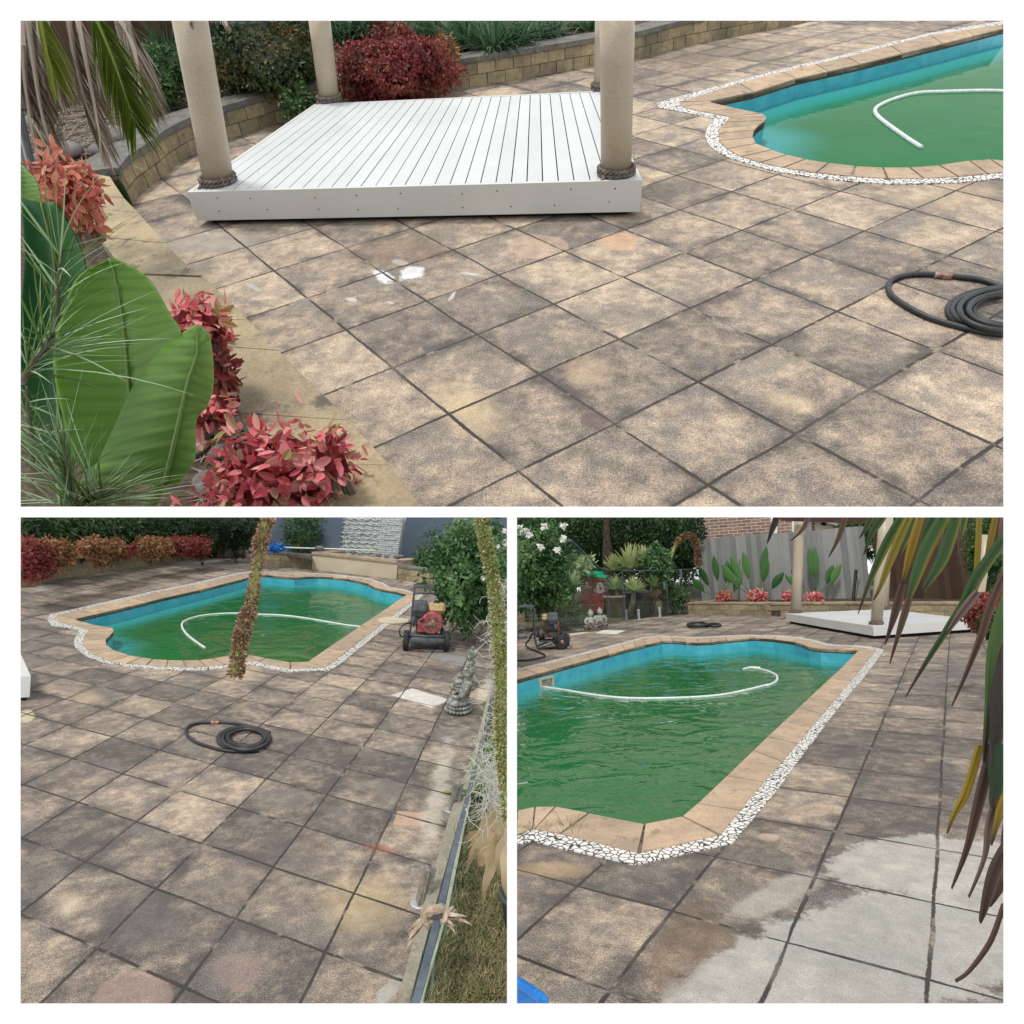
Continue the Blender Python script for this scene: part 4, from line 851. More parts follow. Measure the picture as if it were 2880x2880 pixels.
# ================================================================= machines and statues (built in their own metres)
def rot2(v,a): return Vector((v[0]*math.cos(a)-v[1]*math.sin(a),v[0]*math.sin(a)+v[1]*math.cos(a),v[2]))
class Local:
    """maps a thing's own coordinates (x across, y deep, z up) to the terrace"""
    def __init__(s,base,ang,sc_,lean=None): s.b=Vector(base);s.a=ang;s.s=sc_;s.l=lean or Vector((0,0,1))
    def __call__(s,*p):
        q=rot2(p,s.a)*s.s;return s.b+Vector((q[0],q[1],0))+s.l*q[2]
    def v(s,*p): return s(*p)-s.b
def washer(P,base,ang,k,label,lean=None):
    T=Local(base,ang,k,lean);g=thing(P,'pressure_washer',base,label,'pressure washer')
    fr=MB();r=.017*k
    def tb(*pts,rr=r,n=5): fr.tube(smoothline([T(*p) for p in pts],n),rr,8)
    for s in(-1,1):
        tb((s*.25,-.20,.22),(s*.25,-.05,.14),(s*.25,.22,.06),(s*.25,.30,.10),(s*.25,.32,.5),(s*.25,.30,.80),(s*.25,.33,.86),(s*.25,.45,.89),(s*.25,.60,.90))
    tb((-.25,.60,.90),(0,.62,.90),(.25,.60,.90));tb((-.25,.30,.80),(0,.29,.82),(.25,.30,.80));tb((-.25,.24,.055),(0,.25,.04),(.25,.24,.055));tb((-.25,.32,.36),(.25,.32,.36),rr=r*.8)
    fr.box(T(0,.0,.17),T.v(.25,0,0),T.v(0,.24,0),T.v(0,0,.012));link(P,'frame',fr,'filter',g,smooth=False)
    hb=MB();hb.box(T(0,.44,.90),T.v(.25,0,0),T.v(0,.12,0),T.v(0,0,.012));link(P,'handle_tray',hb,'filter',g)
    bp=MB();rows=[]
    for i,(z,yy,ww) in enumerate([(.12,-.34,.16),(.16,-.37,.24),(.21,-.37,.25),(.26,-.33,.22)]): rows.append([T(ww*math.sin(a),yy-.05*math.cos(a),z) for a in [(-1+2*j/10)*1.45 for j in range(11)]])
    bp.grid(rows);rows=[[p+T.v(0,.012,0) for p in q] for q in rows];bp.grid(rows);link(P,'front_guard',bp,'filter',g,smooth=True)
    gt=MB();gt.tube(smoothline([T(.25*math.sin(a),-.33-.06*math.cos(a),.26) for a in [(-1+2*j/8)*1.5 for j in range(9)]],4),r*1.1,8);link(P,'guard_bar',gt,'filter',g,smooth=True)
    wr=.155
    for s in(-1,1):
        w=MB();ax=T.v(1,0,0);c=T(s*.31,-.22,wr)
        prof=[(wr*.55,-.04),(wr*.85,-.045),(wr*.97,-.032),(wr,-.015),(wr*.985,0),(wr,.015),(wr*.97,.032),(wr*.85,.045),(wr*.55,.04)]
        w.lathe(c,[(a*k,b*k) for a,b in prof],28,ax=ax);wo_=link(P,'wheel',w,'tyre',g,smooth=True)
        h=MB();h.lathe(c,[(a*k,b*k) for a,b in [(wr*.2,-.06),(wr*.22,-.055),(wr*.3,-.03),(wr*.5,-.03),(wr*.57,-.042),(wr*.57,.042),(wr*.5,.03),(wr*.3,.03),(wr*.22,.055),(wr*.2,.06)]],20,ax=ax);link(P,'rim',h,'rim',wo_,smooth=True)
    a=MB();a.tube([T(-.3,-.22,wr),T(.3,-.22,wr)],.014*k,8);link(P,'axle',a,'engine',g)
    e=MB();e.box(T(0,-.0,.36),T.v(.17,0,0),T.v(0,.13,0),T.v(0,0,.12));
    for z in range(7): e.box(T(-.12,-.0,.42+z*.016),T.v(.10,0,0),T.v(0,.14,0),T.v(0,0,.004))
    e.lathe(T(.02,.20,.30),[(.10*k,-.09*k),(.11*k,-.05*k),(.11*k,.02*k),(.07*k,.05*k),(.05*k,.10*k)],18,ax=T.v(0,1,0));link(P,'engine_block',e,'engine',g)
    sh=MB();sh.lathe(T(.06,-.14,.42),[(.175*k,.10*k),(.18*k,.0),(.172*k,-.045*k),(.15*k,-.06*k),(.148*k,-.058*k)],36,ax=T.v(0,1,0))
    sh.prism([T(-.16,-.06,.46),T(-.02,-.06,.58),T(-.02,-.17,.56),T(-.16,-.17,.45)],T(0,0,.28)[2]);so_=link(P,'cooling_shroud',sh,'red',g,smooth=False)
    gr=MB();cc=T(.06,-.202,.42)
    for i in range(34):
        a=2*math.pi*i/34;p=T(.06+.06*math.cos(a),-.204,.42+.06*math.sin(a));q=T(.06+.125*math.cos(a),-.200,.42+.125*math.sin(a));gr.tube([p,q],.0045*k,4)
    gr.lathe(cc,[(.056*k,.012*k),(.058*k,-.004*k),(.03*k,-.012*k)],20,ax=T.v(0,1,0));link(P,'starter_grille',gr,'rim',so_)
    hd=MB();hd.tube([T(-.13,-.21,.45),T(-.07,-.22,.485)],.016*k,8);link(P,'pull_handle',hd,'black',g,smooth=True)
    tk=MB();rows=[]
    for z,s in((.54,.72),(.56,.9),(.60,1),(.605,1.05),(.615,1.05),(.62,1),(.68,.98),(.705,.88),(.712,.6)):
        rows.append([T(.12+.14*s*max(-1,min(1,1.25*math.cos(a))),.02+.12*s*max(-1,min(1,1.25*math.sin(a))),z) for a in [2*math.pi*j/20 for j in range(20)]])
    tk.grid(rows,.5,True,caps=True);to=link(P,'fuel_tank',tk,'tank',g,smooth=True)
    cp=MB();cp.lathe(T(.11,.0,.705),[(.045*k,0),(.045*k,.03*k),(.03*k,.035*k)],16,ax=T.v(0,0,1));link(P,'fuel_cap',cp,'black',to,smooth=True)
    fl_=MB();rows=[]
    for z,s in((.50,.8),(.52,.95),(.60,1),(.61,1.06),(.62,1.0),(.72,.95),(.745,.8),(.75,.6)):
        rows.append([T(-.14+.115*s*max(-1,min(1,1.25*math.cos(a))),-.06+.11*s*max(-1,min(1,1.25*math.sin(a))),z) for a in [2*math.pi*j/20 for j in range(20)]])
    fl_.grid(rows,.5,True,caps=True);fl_.tube(smoothline([T(-.2,-.10,.52),T(-.23,-.12,.44),T(-.18,-.12,.38)],4),.045*k,8);link(P,'air_filter',fl_,'filter',g,smooth=True)
    hs=MB();hs.tube(smoothline([T(-.1,.15,.30),T(-.3,-.02,.38),T(-.42,-.1,.30),T(-.38,-.1,.18),T(-.22,.0,.2)],8),.011*k,7);link(P,'supply_hose',hs,'black',g,smooth=True)
    return g,T
def remeshed(mb,vox,noise_=0.,seed=1):
    me=bpy.data.meshes.new('t');me.from_pydata(mb.v,[],mb.f);o=bpy.data.objects.new('t',me);sc.collection.objects.link(o)
    md=o.modifiers.new('r','REMESH');md.mode='VOXEL';md.voxel_size=vox
    ms=o.modifiers.new('s','SMOOTH');ms.iterations=1;ms.factor=.4
    dg=bpy.context.evaluated_depsgraph_get();m2=bpy.data.meshes.new_from_object(o.evaluated_get(dg))
    out=MB();out.v=[tuple(v.co) for v in m2.vertices];out.f=[tuple(p.vertices) for p in m2.polygons];out.u=[[(.5,.5)]*len(f) for f in out.f];out.m=[0]*len(out.f)
    bpy.data.objects.remove(o);bpy.data.meshes.remove(me);bpy.data.meshes.remove(m2);return out
def buddha(P,base,ang,h,label,grp,lean=None,mat='stone'):
    m=MB();R_=random.Random(3)
    E=lambda c,r,rot=None:m.ell(c,r,14,10,rot=rot)
    E((0,0,.045),(.33,.26,.055));E((0,0,.115),(.31,.24,.04))
    for i in range(22):
        a=2*math.pi*i/22;E((.325*math.cos(a),.25*math.sin(a),.05),(.03,.03,.035));a+=.14;E((.295*math.cos(a),.225*math.sin(a),.125),(.03,.03,.03))
    E((0,.02,.20),(.26,.22,.08));E((.22,-.06,.205),(.12,.13,.07));E((-.22,-.06,.205),(.12,.13,.07))
    m.tube([(.27,-.05,.2),(.1,-.2,.2),(-.12,-.2,.22)],[.075,.07,.045],10);m.tube([(-.27,-.05,.21),(-.1,-.17,.24),(.12,-.17,.26)],[.075,.065,.04],10)
    E((0,.05,.36),(.155,.12,.17));E((0,.06,.50),(.185,.115,.12));E((.17,.05,.56),(.07,.075,.07));E((-.17,.05,.56),(.07,.075,.07))
    for s in(-1,1):
        m.tube(smoothline([(s*.205,.05,.57),(s*.25,.04,.45),(s*.245,-.0,.355),(s*.16,-.12,.305),(s*.04,-.175,.295)],5),[.062-.0013*i for i in range(21)],10)
        E((s*.035,-.19,.295),(.06,.04,.025))
    m.tube([(0,.05,.6),(0,.04,.70)],[.065,.055],10)
    E((0,.02,.775),(.10,.112,.125));E((0,.045,.80),(.115,.12,.115));E((0,-.088,.765),(.018,.03,.03));E((0,-.06,.725),(.04,.03,.018));E((0,-.055,.70),(.035,.03,.02))
    for s in(-1,1):
        E((s*.10,.03,.75),(.017,.03,.065));E((s*.04,-.062,.79),(.024,.018,.01))
    for i in range(60):
        a=R_.uniform(0,6.28);t=R_.uniform(0,1.3);p=(.114*math.sin(t)*math.cos(a),.045+.118*math.sin(t)*math.sin(a),.805+.114*math.cos(t))
        if p[1]>-.04 or p[2]>.86: E(p,(.018,.018,.018))
    E((0,.04,.92),(.055,.055,.05));E((0,.04,.955),(.025,.025,.03))
    o=remeshed(m,.0075);T=Local(base,ang,h,lean);o.v=[tuple(T(*v)) for v in o.v]
    return link(P,'seated_statue',o,mat,label=label,cat='statue',group=grp,base=base,smooth=True)
# ================================================================= lower left terrace objects
P=PB;R=random.Random(21)
# long retaining wall and planting on the left
wl=Gs(P,b1((-250,650),(50,573),(300,512),(700,452),(1000,405),(1250,372),(1465,342)))
w=thing(P,'retaining_wall',(wl[3][0],wl[3][1],0),'long grey block wall under the red bushes in the lower left picture','garden wall')
WB=.36;blocks(P,wl,WB,2,.42,.25,parent=w,cap=True,capw=.35,capmat='cap',side=1)
off=[Vector((p[0]-.15,p[1]+.1,0)) for p in wl];soil(P,off+[Vector((off[-1][0]+.3,45,0)),Vector((-9,45,0)),Vector((-9,off[0][1],0))],.28)
for k,(c,r,n,mt,lb) in enumerate([((100,300),(52,60),1700,'n_red','dark red bush at the left end of the wall in the lower left picture'),((120,420),(55,26),900,'n_red','low dark red growth hanging down the wall at the far left'),((300,285),(52,50),1600,'n_rust','orange-brown bush second from the left on the long wall'),((590,235),(42,34),1100,'n_rust','tan bush third along the long wall'),((660,300),(26,30),700,'n_rust','yellow-brown sprig hanging over the wall below the tan bush'),((745,245),(34,30),900,'n_rust','small brown bush in the middle of the long wall'),((855,265),(17,20),500,'n_red','small bright red sprig in the middle of the long wall'),((1035,245),(48,40),1400,'n_rust','brown bush right of the middle of the long wall'),((1130,230),(24,28),600,'n_rust','yellowish bush beside the brown bush on the long wall'),((1240,230),(40,32),1000,'n_red','red bush near the palm end of the long wall'),((1375,230),(42,36),1300,'n_red','brightest red bush at the palm end of the long wall')]):
    c=(c[0],c[1]+26);r=(r[0]*.86,r[1]*.78);q=b1(c)[0];best=min(range(len(wl)),key=lambda i:abs(P.px(wl[i])[0]-q[0]));d=11.6+(q[0]-60)/520*6.0
    shrub(P,'nandina_bush',q,r,d+.1,n,.075,.042,mt,lb,seed=100+k,dr=.45,down=.5)
for k in range(9):
    x=-60+k*195;q=b1((x,150-8*k*.3))[0];d=14+k*.95
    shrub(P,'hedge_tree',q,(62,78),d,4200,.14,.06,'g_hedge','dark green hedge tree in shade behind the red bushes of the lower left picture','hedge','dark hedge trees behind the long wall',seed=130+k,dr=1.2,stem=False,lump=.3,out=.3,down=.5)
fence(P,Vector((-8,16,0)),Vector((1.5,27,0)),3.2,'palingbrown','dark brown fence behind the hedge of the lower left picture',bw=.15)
# palms behind far corner
for k,(x,w0,w1,xt) in enumerate([(1590,75,36,1600),(1700,50,30,1740)]):
    b=P.G(*b1((x,345-k*5))[0]);g=thing(P,'palm_tree',b,('thick pale palm trunk with hanging yellow-green leaves beside the far pool corner','leaning pale palm trunk just right of the thick palm')[k],'palm tree')
    m=MB();top=P.D(*b1((xt,0))[0],b[1]);r0=P.w(b,w0*T_);r1=P.w(b,w1*T_);rows=[]
    m.tube([b,b.lerp(top,.12),b.lerp(top,.3),b.lerp(top,.6),top],[r0,r0*.8,r0*.62,r1,r1],18);link(P,'trunk',m,'bark',g,smooth=True)
    if k==0:
        lv=MB()
        for i in range(60):
            q=P.D(*b1((R.uniform(1470,1700),R.uniform(-60,60)))[0],b[1]-R.uniform(.1,.5));lv.blade(q,(R.uniform(-.5,.5),R.uniform(-.3,.1),-1),R.uniform(.7,1.3),.06,.4,5,R.random())
        link(P,'hanging_leaves',lv,'palmgreen',g)
shrub(P,'shrub',b1((1440,150))[0],(30,70),18.5,1500,.13,.05,'g_dark','dark shrub between the hedge and the palm trunks',seed=150,dr=.7,stem=False)
shrub(P,'shrub',b1((1660,110))[0],(70,70),19.5,1500,.16,.06,'g_dark','dark foliage behind the palm trunks','shrub',seed=151,dr=.7,stem=False)
# far garden walls, trough and water feature
t0,t1=P.G(*b2((420,432))[0]),P.G(*b2((1060,508))[0])
g=thing(P,'water_feature',t0.lerp(t1,.5),'cream rendered trough under a stacked-stone water wall at the far end of the pool','water feature')
TH=P.hgt(t0,b2((420,300))[0][1]);dr=(t1-t0).normalized();nn=Vector((-dr.y,dr.x,0));up=Vector((0,0,1))
m=MB();m.box(t0.lerp(t1,.5)+nn*.12+up*(TH/2-.03),(t1-t0)/2,nn*.12,up*(TH/2-.03));
for e in(t0,t1): m.box(e+nn*.55+dr*(.12 if e is t0 else -.12)+up*(TH/2-.03),dr*.12,nn*.32,up*(TH/2-.03))
link(P,'trough',m,'cream',g,fill=True)
m=MB();n_=9
for i in range(n_): m.box(t0.lerp(t1,(i+.5)/n_)+nn*.12+up*(TH-.03),(t1-t0)/n_/2*.985,nn*.16,up*.03,R.random())
for e in(t0,t1): m.box(e+nn*.62+dr*(.12 if e is t0 else -.12)+up*(TH-.03),dr*.14,nn*.34,up*.03)
link(P,'trough_cap',m,'coping',g,fill=True)
m=MB();m.box(t0.lerp(t1,.5)+nn*.55+up*(TH-.14),(t1-t0)/2-dr*.2,nn*.3,up*.01);link(P,'trough_water',m,'water',g)
def quadwall(P,tl,tr,br_,bl_,dist,thick,mat,parent,name,rows=0,seed=1,dist2=None):
    d2=dist2 or dist;A=[P.D(*tl,dist),P.D(*tr,d2),P.D(*br_,d2),P.D(*bl_,dist)];m=MB();R_=random.Random(seed)
    n=(A[1]-A[0]).cross(A[3]-A[0]).normalized();n=n if n[1]>0 else -n
    if not rows:
        for off_ in(0,): m.face(A);m.face([a+n*thick for a in A][::-1])
        for i in range(4): m.face([A[i],A[(i+1)%4],A[(i+1)%4]+n*thick,A[i]+n*thick])
    else:
        for r in range(rows):
            f0,f1=r/rows,(r+1)/rows-.12/rows;x=0
            while x<1:
                w_=R_.uniform(.03,.12);x1=min(1,x+w_);q=lambda a,b:(A[0].lerp(A[1],a)).lerp(A[3].lerp(A[2],a),b)
                pr=-n*R_.uniform(0,.035);c=[q(x,f0)+pr,q(x1-.002,f0)+pr,q(x1-.002,f1)+pr,q(x,f1)+pr];t=R_.random()
                m.face(c,t)
                for i in range(4): m.face([c[i],c[(i+1)%4],c[(i+1)%4]+n*.06,c[i]+n*.06],t)
                x=x1
        m.face([a+n*.05 for a in A]);m.face([a+n*thick for a in A][::-1])
    return link(P,name,m,mat,parent,fill=True),A,n
dW=t0[1]+1.0;dW2=t1[1]+1.0
_,A,n=quadwall(P,*b2((600,-80),(1130,-60),(1065,360),(562,330)),dW,.12,'tile',g,'stone_cladding',rows=26,dist2=dW2)
m=MB()
for r in range(9):
    f=.22+r*.085;S=[]
    for i in range(41):
        a=.12+.55*i/40+.03*(r%2);q=A[0].lerp(A[1],a).lerp(A[3].lerp(A[2],a),f+.012*math.sin(i*.75+r));S.append(q-n*.05)
    m.tube(S,.012,5)
link(P,'wavy_ledges',m,'mosaicwave',g,smooth=True)
g=thing(P,'rendered_wall',(t0[0]-2,dW+.3,0),'blue-grey rendered garden wall behind the water feature','wall')
quadwall(P,*b2((60,-120),(1900,-120),(1900,520),(60,360)),dW+.25,.2,'bluewall',g,'wall_face',dist2=dW2+.25)
for k,(L,lb) in enumerate([(b2((60,405),(250,418),(418,430)),'low split-block wall left of the cream trough'),(b2((1066,510),(1250,540),(1460,568),(1650,600)),'low split-block wall right of the cream trough')]):
    L=Gs(P,L);w=thing(P,'block_wall',(L[1][0],L[1][1],0),lb,'garden wall')
    H_=P.hgt(L[0] if k else L[1],b2((0,405 if k else 312))[0][1]);blocks(P,L,H_,2,.30,.25,parent=w,cap=True,capw=.4,capmat='capdark',side=1)
    o_=[Vector((p[0],p[1]+.2,0)) for p in L];soil(P,o_+[Vector((o_[-1][0],dW2+.2,0)),Vector((o_[0][0],dW+.2,0))],H_-.08)
for q,s in [((655,298),.07),((725,303),.08),((925,325),.09),((985,335),.07),((1068,338),.11),((1095,335),.08),((480,272),.12)]:
    b=P.D(*b2(q)[0],t0.lerp(t1,(q[0]-420)/640)[1]+.15);m=MB();m.ell(b,(s,s*.8,s*.6),10,7);link(P,'river_stone',m,'stones',label='small grey stone sitting on the trough cap of the water feature',cat='stone',group='stones on the trough',smooth=True)
g=thing(P,'pool_brush',P.D(*b2((500,275))[0],t0[1]+.1),'blue pool brush on a long white pole lying on the far wall','pool brush')
m=MB();m.tube([P.D(*b2((215,268))[0],t0[1]+.15),P.D(*b2((550,278))[0],t0[1]+.15),P.D(*b2((900,290))[0],t0.lerp(t1,.7)[1]+.15)],.022,8);link(P,'pole',m,'pole',g,smooth=True)
m=MB();crown(m,P,P.D(*b2((150,270))[0],t0[1]+.1),(.2,.12,.08),260,.10,.05,R);link(P,'brush_head',m,'blue',g)
shrub(P,'shrub',b2((350,130))[0],(48,62),dW-.35,1500,.11,.055,'g_mid','yellow-flecked green shrub against the blue wall left of the water feature',seed=160,dr=.3,core=False)
shrub(P,'shrub',b2((1300,360))[0],(42,32),dW2-.4,800,.10,.05,'g_rose','low yellow-green shrub against the blue wall right of the water feature',seed=161,dr=.3)
shrub(P,'shrub',b2((1340,230))[0],(45,45),dW2-.3,260,.10,.05,'g_mid','sparse twiggy shrub against the blue wall',seed=162,dr=.2,core=False)
# rose bush on the right with white blooms
rb=shrub(P,'rose_bush',b2((1660,420))[0],(108,130),9.4,6500,.10,.055,'g_rose','big green rose bush with white flowers at the right of the lower left picture','rose bush',seed=163,dr=.9,lump=.35)
def blooms(P,g,pts,dist,r):
    for q in pts:
        c=P.D(*q,dist);m=MB()
        for i in range(26): m.leaf(c+rv(R)*r*.3,rv(R),rv(R),r*R.uniform(.7,1.1),r*.8,R.random())
        link(P,'white_bloom',m,'flower',g)
blooms(P,rb,b2((1830,270),(1720,505),(1880,150),(1880,230)),8.6,.06)
rb2=shrub(P,'rose_bush',b2((1560,560))[0],(58,90),9.0,2200,.10,.055,'g_rose','leafy rose branch hanging low behind the pressure washer',seed=164,dr=.5,lump=.4,core=False)
# machine, statues, coil
wb=P.G(*b2((1275,1022))[0]);g,Tw=washer(P,wb,math.radians(-12),.90,'red and black pressure washer facing the camera beside the pool in the lower left picture',Vector((.04,0,1)))
m=MB();m.tube(smoothline([P.D(*b2(q)[0],10.3) for q in ((1445,690),(1480,682),(1510,676))],5),.014,7);link(P,'lance',m,'black',g,smooth=True)
m=MB();q=[P.G(*b2(z)[0],.015) for z in((1570,690),(1560,730),(1590,750),(1650,760),(1690,765))];m.tube(smoothline(q,6),.014,7);link(P,'garden_hose',m,'black',label='thin dark hose lying under the rose bush',cat='hose',smooth=True)
m=MB();c=P.G(*b2((1035,825))[0],.0);m.lathe(c,[(.26,0),(.262,.018),(.25,.026),(.2,.028)],30);link(P,'access_cover',m,'cream',label='round cream lid lying across the white mosaic edge in the lower left picture',cat='cover',smooth=False,base=c)
bb=P.G(*b2((1520,1500))[0]);hb_=P.hgt(bb,b2((0,1115))[0][1])*1.0
buddha(P,bb,math.radians(-118+10),hb_*.98,'nearer grey mossy seated statue by the glass fence in the lower left picture',None,Vector((.20,.0,1)))
b2_=P.G(*b2((1560,1330))[0]);buddha(P,b2_,math.radians(-125),hb_*.95,'second seated statue half hidden behind the nearer one in the lower left picture',None,Vector((.16,0,1)))
hose(P,b2((1000,900),(780,865),(660,850),(400,805),(200,780),(0,772))+b1((1700,765),(1550,768),(1400,785),(1290,820),(1265,860),(1300,920),(1380,985),(1440,1025)),.016,-.195,'pool_hose','hosewhite','white suction hose floating in a curve on the pool of the lower left picture','hose')
tl=b1((1930,1665),(1850,1640),(1740,1610),(1640,1592),(1530,1588),(1400,1592),(1330,1610),(1297,1645),(1310,1690),(1370,1735),(1450,1765),(1560,1795),(1700,1808),(1850,1800))
c0=b1((1735,1705))[0]
hc=coil(P,tl,[((c0[0]+dx*T_,c0[1]+dy*T_),s*T_,t*T_) for s,t,dx,dy in((200,90,0,5),(190,80,6,0),(172,86,10,5),(165,72,12,-2),(150,78,15,2),(140,66,18,0),(125,62,20,-2))],.013,'black pressure hose coil in the middle of the lower left paving')
m=MB();a,b=P.G(*b1((1490,1588))[0],.013),P.G(*b1((1545,1590))[0],.013);m.tube([a,b],.018,10);link(P,'brass_coupling',m,'rim',hc)
# corner of the white deck
q=[P.G(*b1(z)[0]) for z in((115,1425),(-900,1500))];q2=P.G(*b1((60,1120))[0])
g=thing(P,'gazebo',q[0],'corner of the white deck cut by the left edge of the lower left picture','gazebo')
hh=P.hgt(q[0],b1((0,1240))[0][1]);far=P.G(*b1((52,1075))[0],hh);far=Vector((far[0],far[1],0));lf=far+(q[1]-q[0])
m=MB();m.prism([Vector((p[0],p[1],hh)) for p in (q[0],far,lf,q[1])],.035);link(P,'deck',m,'fascia',g,fill=True)
m=MB();cc=(q[0]+lf)/2;m.prism([Vector((*(p.lerp(cc,.05)).xy,.034)) for p in (q[0],far,lf,q[1])],0);link(P,'deck_base',m,'dark',g,fill=True)
# glass fence seen along its top, sleepers, grass strip
ga,gb=b4((1180,1980))[0],b2((1770,1440))[0]
gl=MB();gt=.34
lineT=[P.D(*b4(z)[0],1) for z in[(0,0)]]
def gtop(q,h): return P.G(q[0],q[1],h)
e=[b4((1140,2000))[0],b4((1330,1290))[0],b4((1560,400))[0],b4((1680,0))[0],b2((1780,1400))[0],b2((1800,1250))[0]]
er=[b4((1205,2000))[0],b4((1385,1290))[0],b4((1590,400))[0],b4((1700,0))[0],b2((1792,1400))[0],b2((1808,1250))[0]]
g=thing(P,'glass_fence',gtop(e[2],0),'frameless glass fence with dark blue top rail along the grass in the lower left picture','glass fence')
m=MB();Lt=[gtop(x,.34) for x in e];Lr=[gtop(x,.34) for x in er]
for i in range(len(e)-1): m.prism([Lt[i],Lt[i+1],Lr[i+1],Lr[i]],.325)
link(P,'top_rail',m,'glassedge',g,fill=True)
m=MB()
for i in range(len(e)-1):
    a,b=Lt[i].lerp(Lr[i],.5),Lt[i+1].lerp(Lr[i+1],.5);m.prism([a+Vector((-.006,0,-.016)),b+Vector((-.006,0,-.016)),b+Vector((.006,0,-.016)),a+Vector((.006,0,-.016))],.05)
link(P,'glass_panel',m,'glass',g,fill=True)
for z in ((1245,1130),(1480,425)):
    b=P.G(*b4(z)[0]);m=MB();m.lathe(b,[(.055,0),(.056,.006),(.05,.01),(.02,.011)],24);sp=link(P,'fence_spigot',m,'steelplate',g,smooth=False)
    m=MB();t_=b+Vector((.05,.02,.2))
    for s in(-.02,.02): m.box(b+Vector((s+.02,0,.09)),(.008,0,0),(0,.026,0),(.02,.01,.09))
    link(P,'clamp',m,'steel',sp)
def strip2(name,L,Rr,h,z0,mat,label,cat,kind=None):
    m=MB();a=[P.G(*x,h) for x in L];b=[P.G(*x,h) for x in Rr]
    for i in range(len(a)-1): m.prism([a[i],a[i+1],b[i+1],b[i]],z0,R.random())
    return link(P,name,m,mat,label=label,cat=cat,kind=kind,fill=True)
strip2('timber_sleeper',[b4((1045,1932))[0],b4((1250,1190))[0],b4((1480,400))[0],b4((1640,0))[0],b2((1750,1380))[0]],[b4((1140,1932))[0],b4((1340,1190))[0],b4((1560,400))[0],b4((1672,0))[0],b2((1775,1380))[0]],.06,0,'sleeper','grey timber sleeper along the paving side of the glass fence','sleeper')
strip2('concrete_edging',[b4((1215,1932))[0],b4((1400,1290))[0],b4((1560,500))[0],b4((1690,0))[0]],[b4((1240,1932))[0],b4((1450,1180))[0],b4((1590,480))[0],b4((1705,0))[0]],.05,-.02,'rail','thin pale edging strip along the grass side of the glass fence','edging')
gp=[P.G(*x) for x in b4((1235,1990),(1440,1190),(1585,480),(1700,0))+b2((1800,1300),(1815,1000))]
gp=gp+[Vector((14,gp[-1][1],0)),Vector((14,gp[0][1],0))]
soil(P,gp,.012,'turf','grass_base')
m=MB();poly=[(p[0],p[1]) for p in gp]
for _ in range(26000):
    q=P.G(R.uniform(1170,1430),R.uniform(2330,2830),.012)
    if not pip(q[0],q[1],poly): continue
    m.blade(q,(R.uniform(-1,1),R.uniform(-1,1),R.uniform(.3,1)),R.uniform(.02,.06),.0035,R.uniform(.2,1.5),3,R.random() if R.random()<.8 else .1)
link(P,'grass',m,'grass',kind='stuff',base=(gp[0][0],gp[0][1],0))
for k,z in enumerate([(1640,600),(1560,1010),(1420,1440),(1540,900),(1720,540)]):
    clump(P,'weed_tuft',P.G(*b4(z)[0],.012),.09,40,.008,1.3,'g_mid','small green weed tuft in the dry grass strip','weed','weeds in the grass strip',seed=170+k)
# rag tied on the rail
c=P.G(*b4((1345,1235))[0],.345);m=MB()
for s in range(3):
    pts=[c+Vector((math.cos(a)*.045,.012*s-.012+.01*math.sin(a*3),math.sin(a)*.03+.01)) for a in [2*math.pi*i/24 for i in range(24)]];m.tube(pts,.012,6,closed=True)
for d,L in(((-1,-.2,-.3),.09),((-1,-.6,-.5),.13),((1,.1,-.2),.10),((1,-.4,.1),.13),((.8,-.8,-.4),.09),((1,.5,.3),.08)):
    m.blade(c+Vector((d[0]*.04,0,0)),d,L,.035,.6,6,.5);m.blade(c+Vector((d[0]*.04,.005,.004)),d,L*.8,.03,.2,6,.5,fold=-.3)
link(P,'cloth_tie',m,'rag',label='knotted brown rag tied round the blue fence rail',cat='rag',base=c)
# pot, aloe, dead agave leaves, white threads
c=P.G(*b4((2010,1330))[0]);m=MB();m.lathe(c,[(.085,0),(.115,.16),(.125,.165),(.125,.185),(.112,.185),(.10,.13),(.02,.12)],32);link(P,'plant_pot',m,'pot',label='dark teal plant pot half out of the lower left picture',cat='pot',smooth=True,base=c)
def rosette(P,c,n,L,w,mat,name,label,cat,up=.7,seed=1,group=None,parent=None,droop=.5,fold=.25):
    R_=random.Random(seed);m=MB()
    for i in range(n):
        a=i*2.4+R_.uniform(-.2,.2);f=i/n;m.blade(c,(math.cos(a)*(1.15-f),math.sin(a)*(1.15-f),up*(.25+f*1.8)),L*R_.uniform(.8,1.1)*(1-.2*f),w*(1-.3*f),droop*(1-f)+.1,7,min(1,R_.random()*.6+f*.4),fold=fold)
    if parent: return link(P,name,m,mat,parent)
    return link(P,name,m,mat,label=label,cat=cat,group=group,base=c)
c=P.G(*b4((1730,330))[0],.02);rosette(P,c,16,.34,.10,'aloe','aloe','fleshy green aloe behind the glass fence in the lower left picture','aloe',seed=5,up=.9)
c=P.G(*b4((1790,90))[0],.02);rosette(P,c,14,.34,.09,'aloe','aloe','upper green aloe half covered by the white threads','aloe',seed=6,up=1.1)
g=thing(P,'dead_agave',P.G(*b4((1950,700))[0]),'bunch of dead straw-coloured agave leaves at the right of the lower left picture','agave')
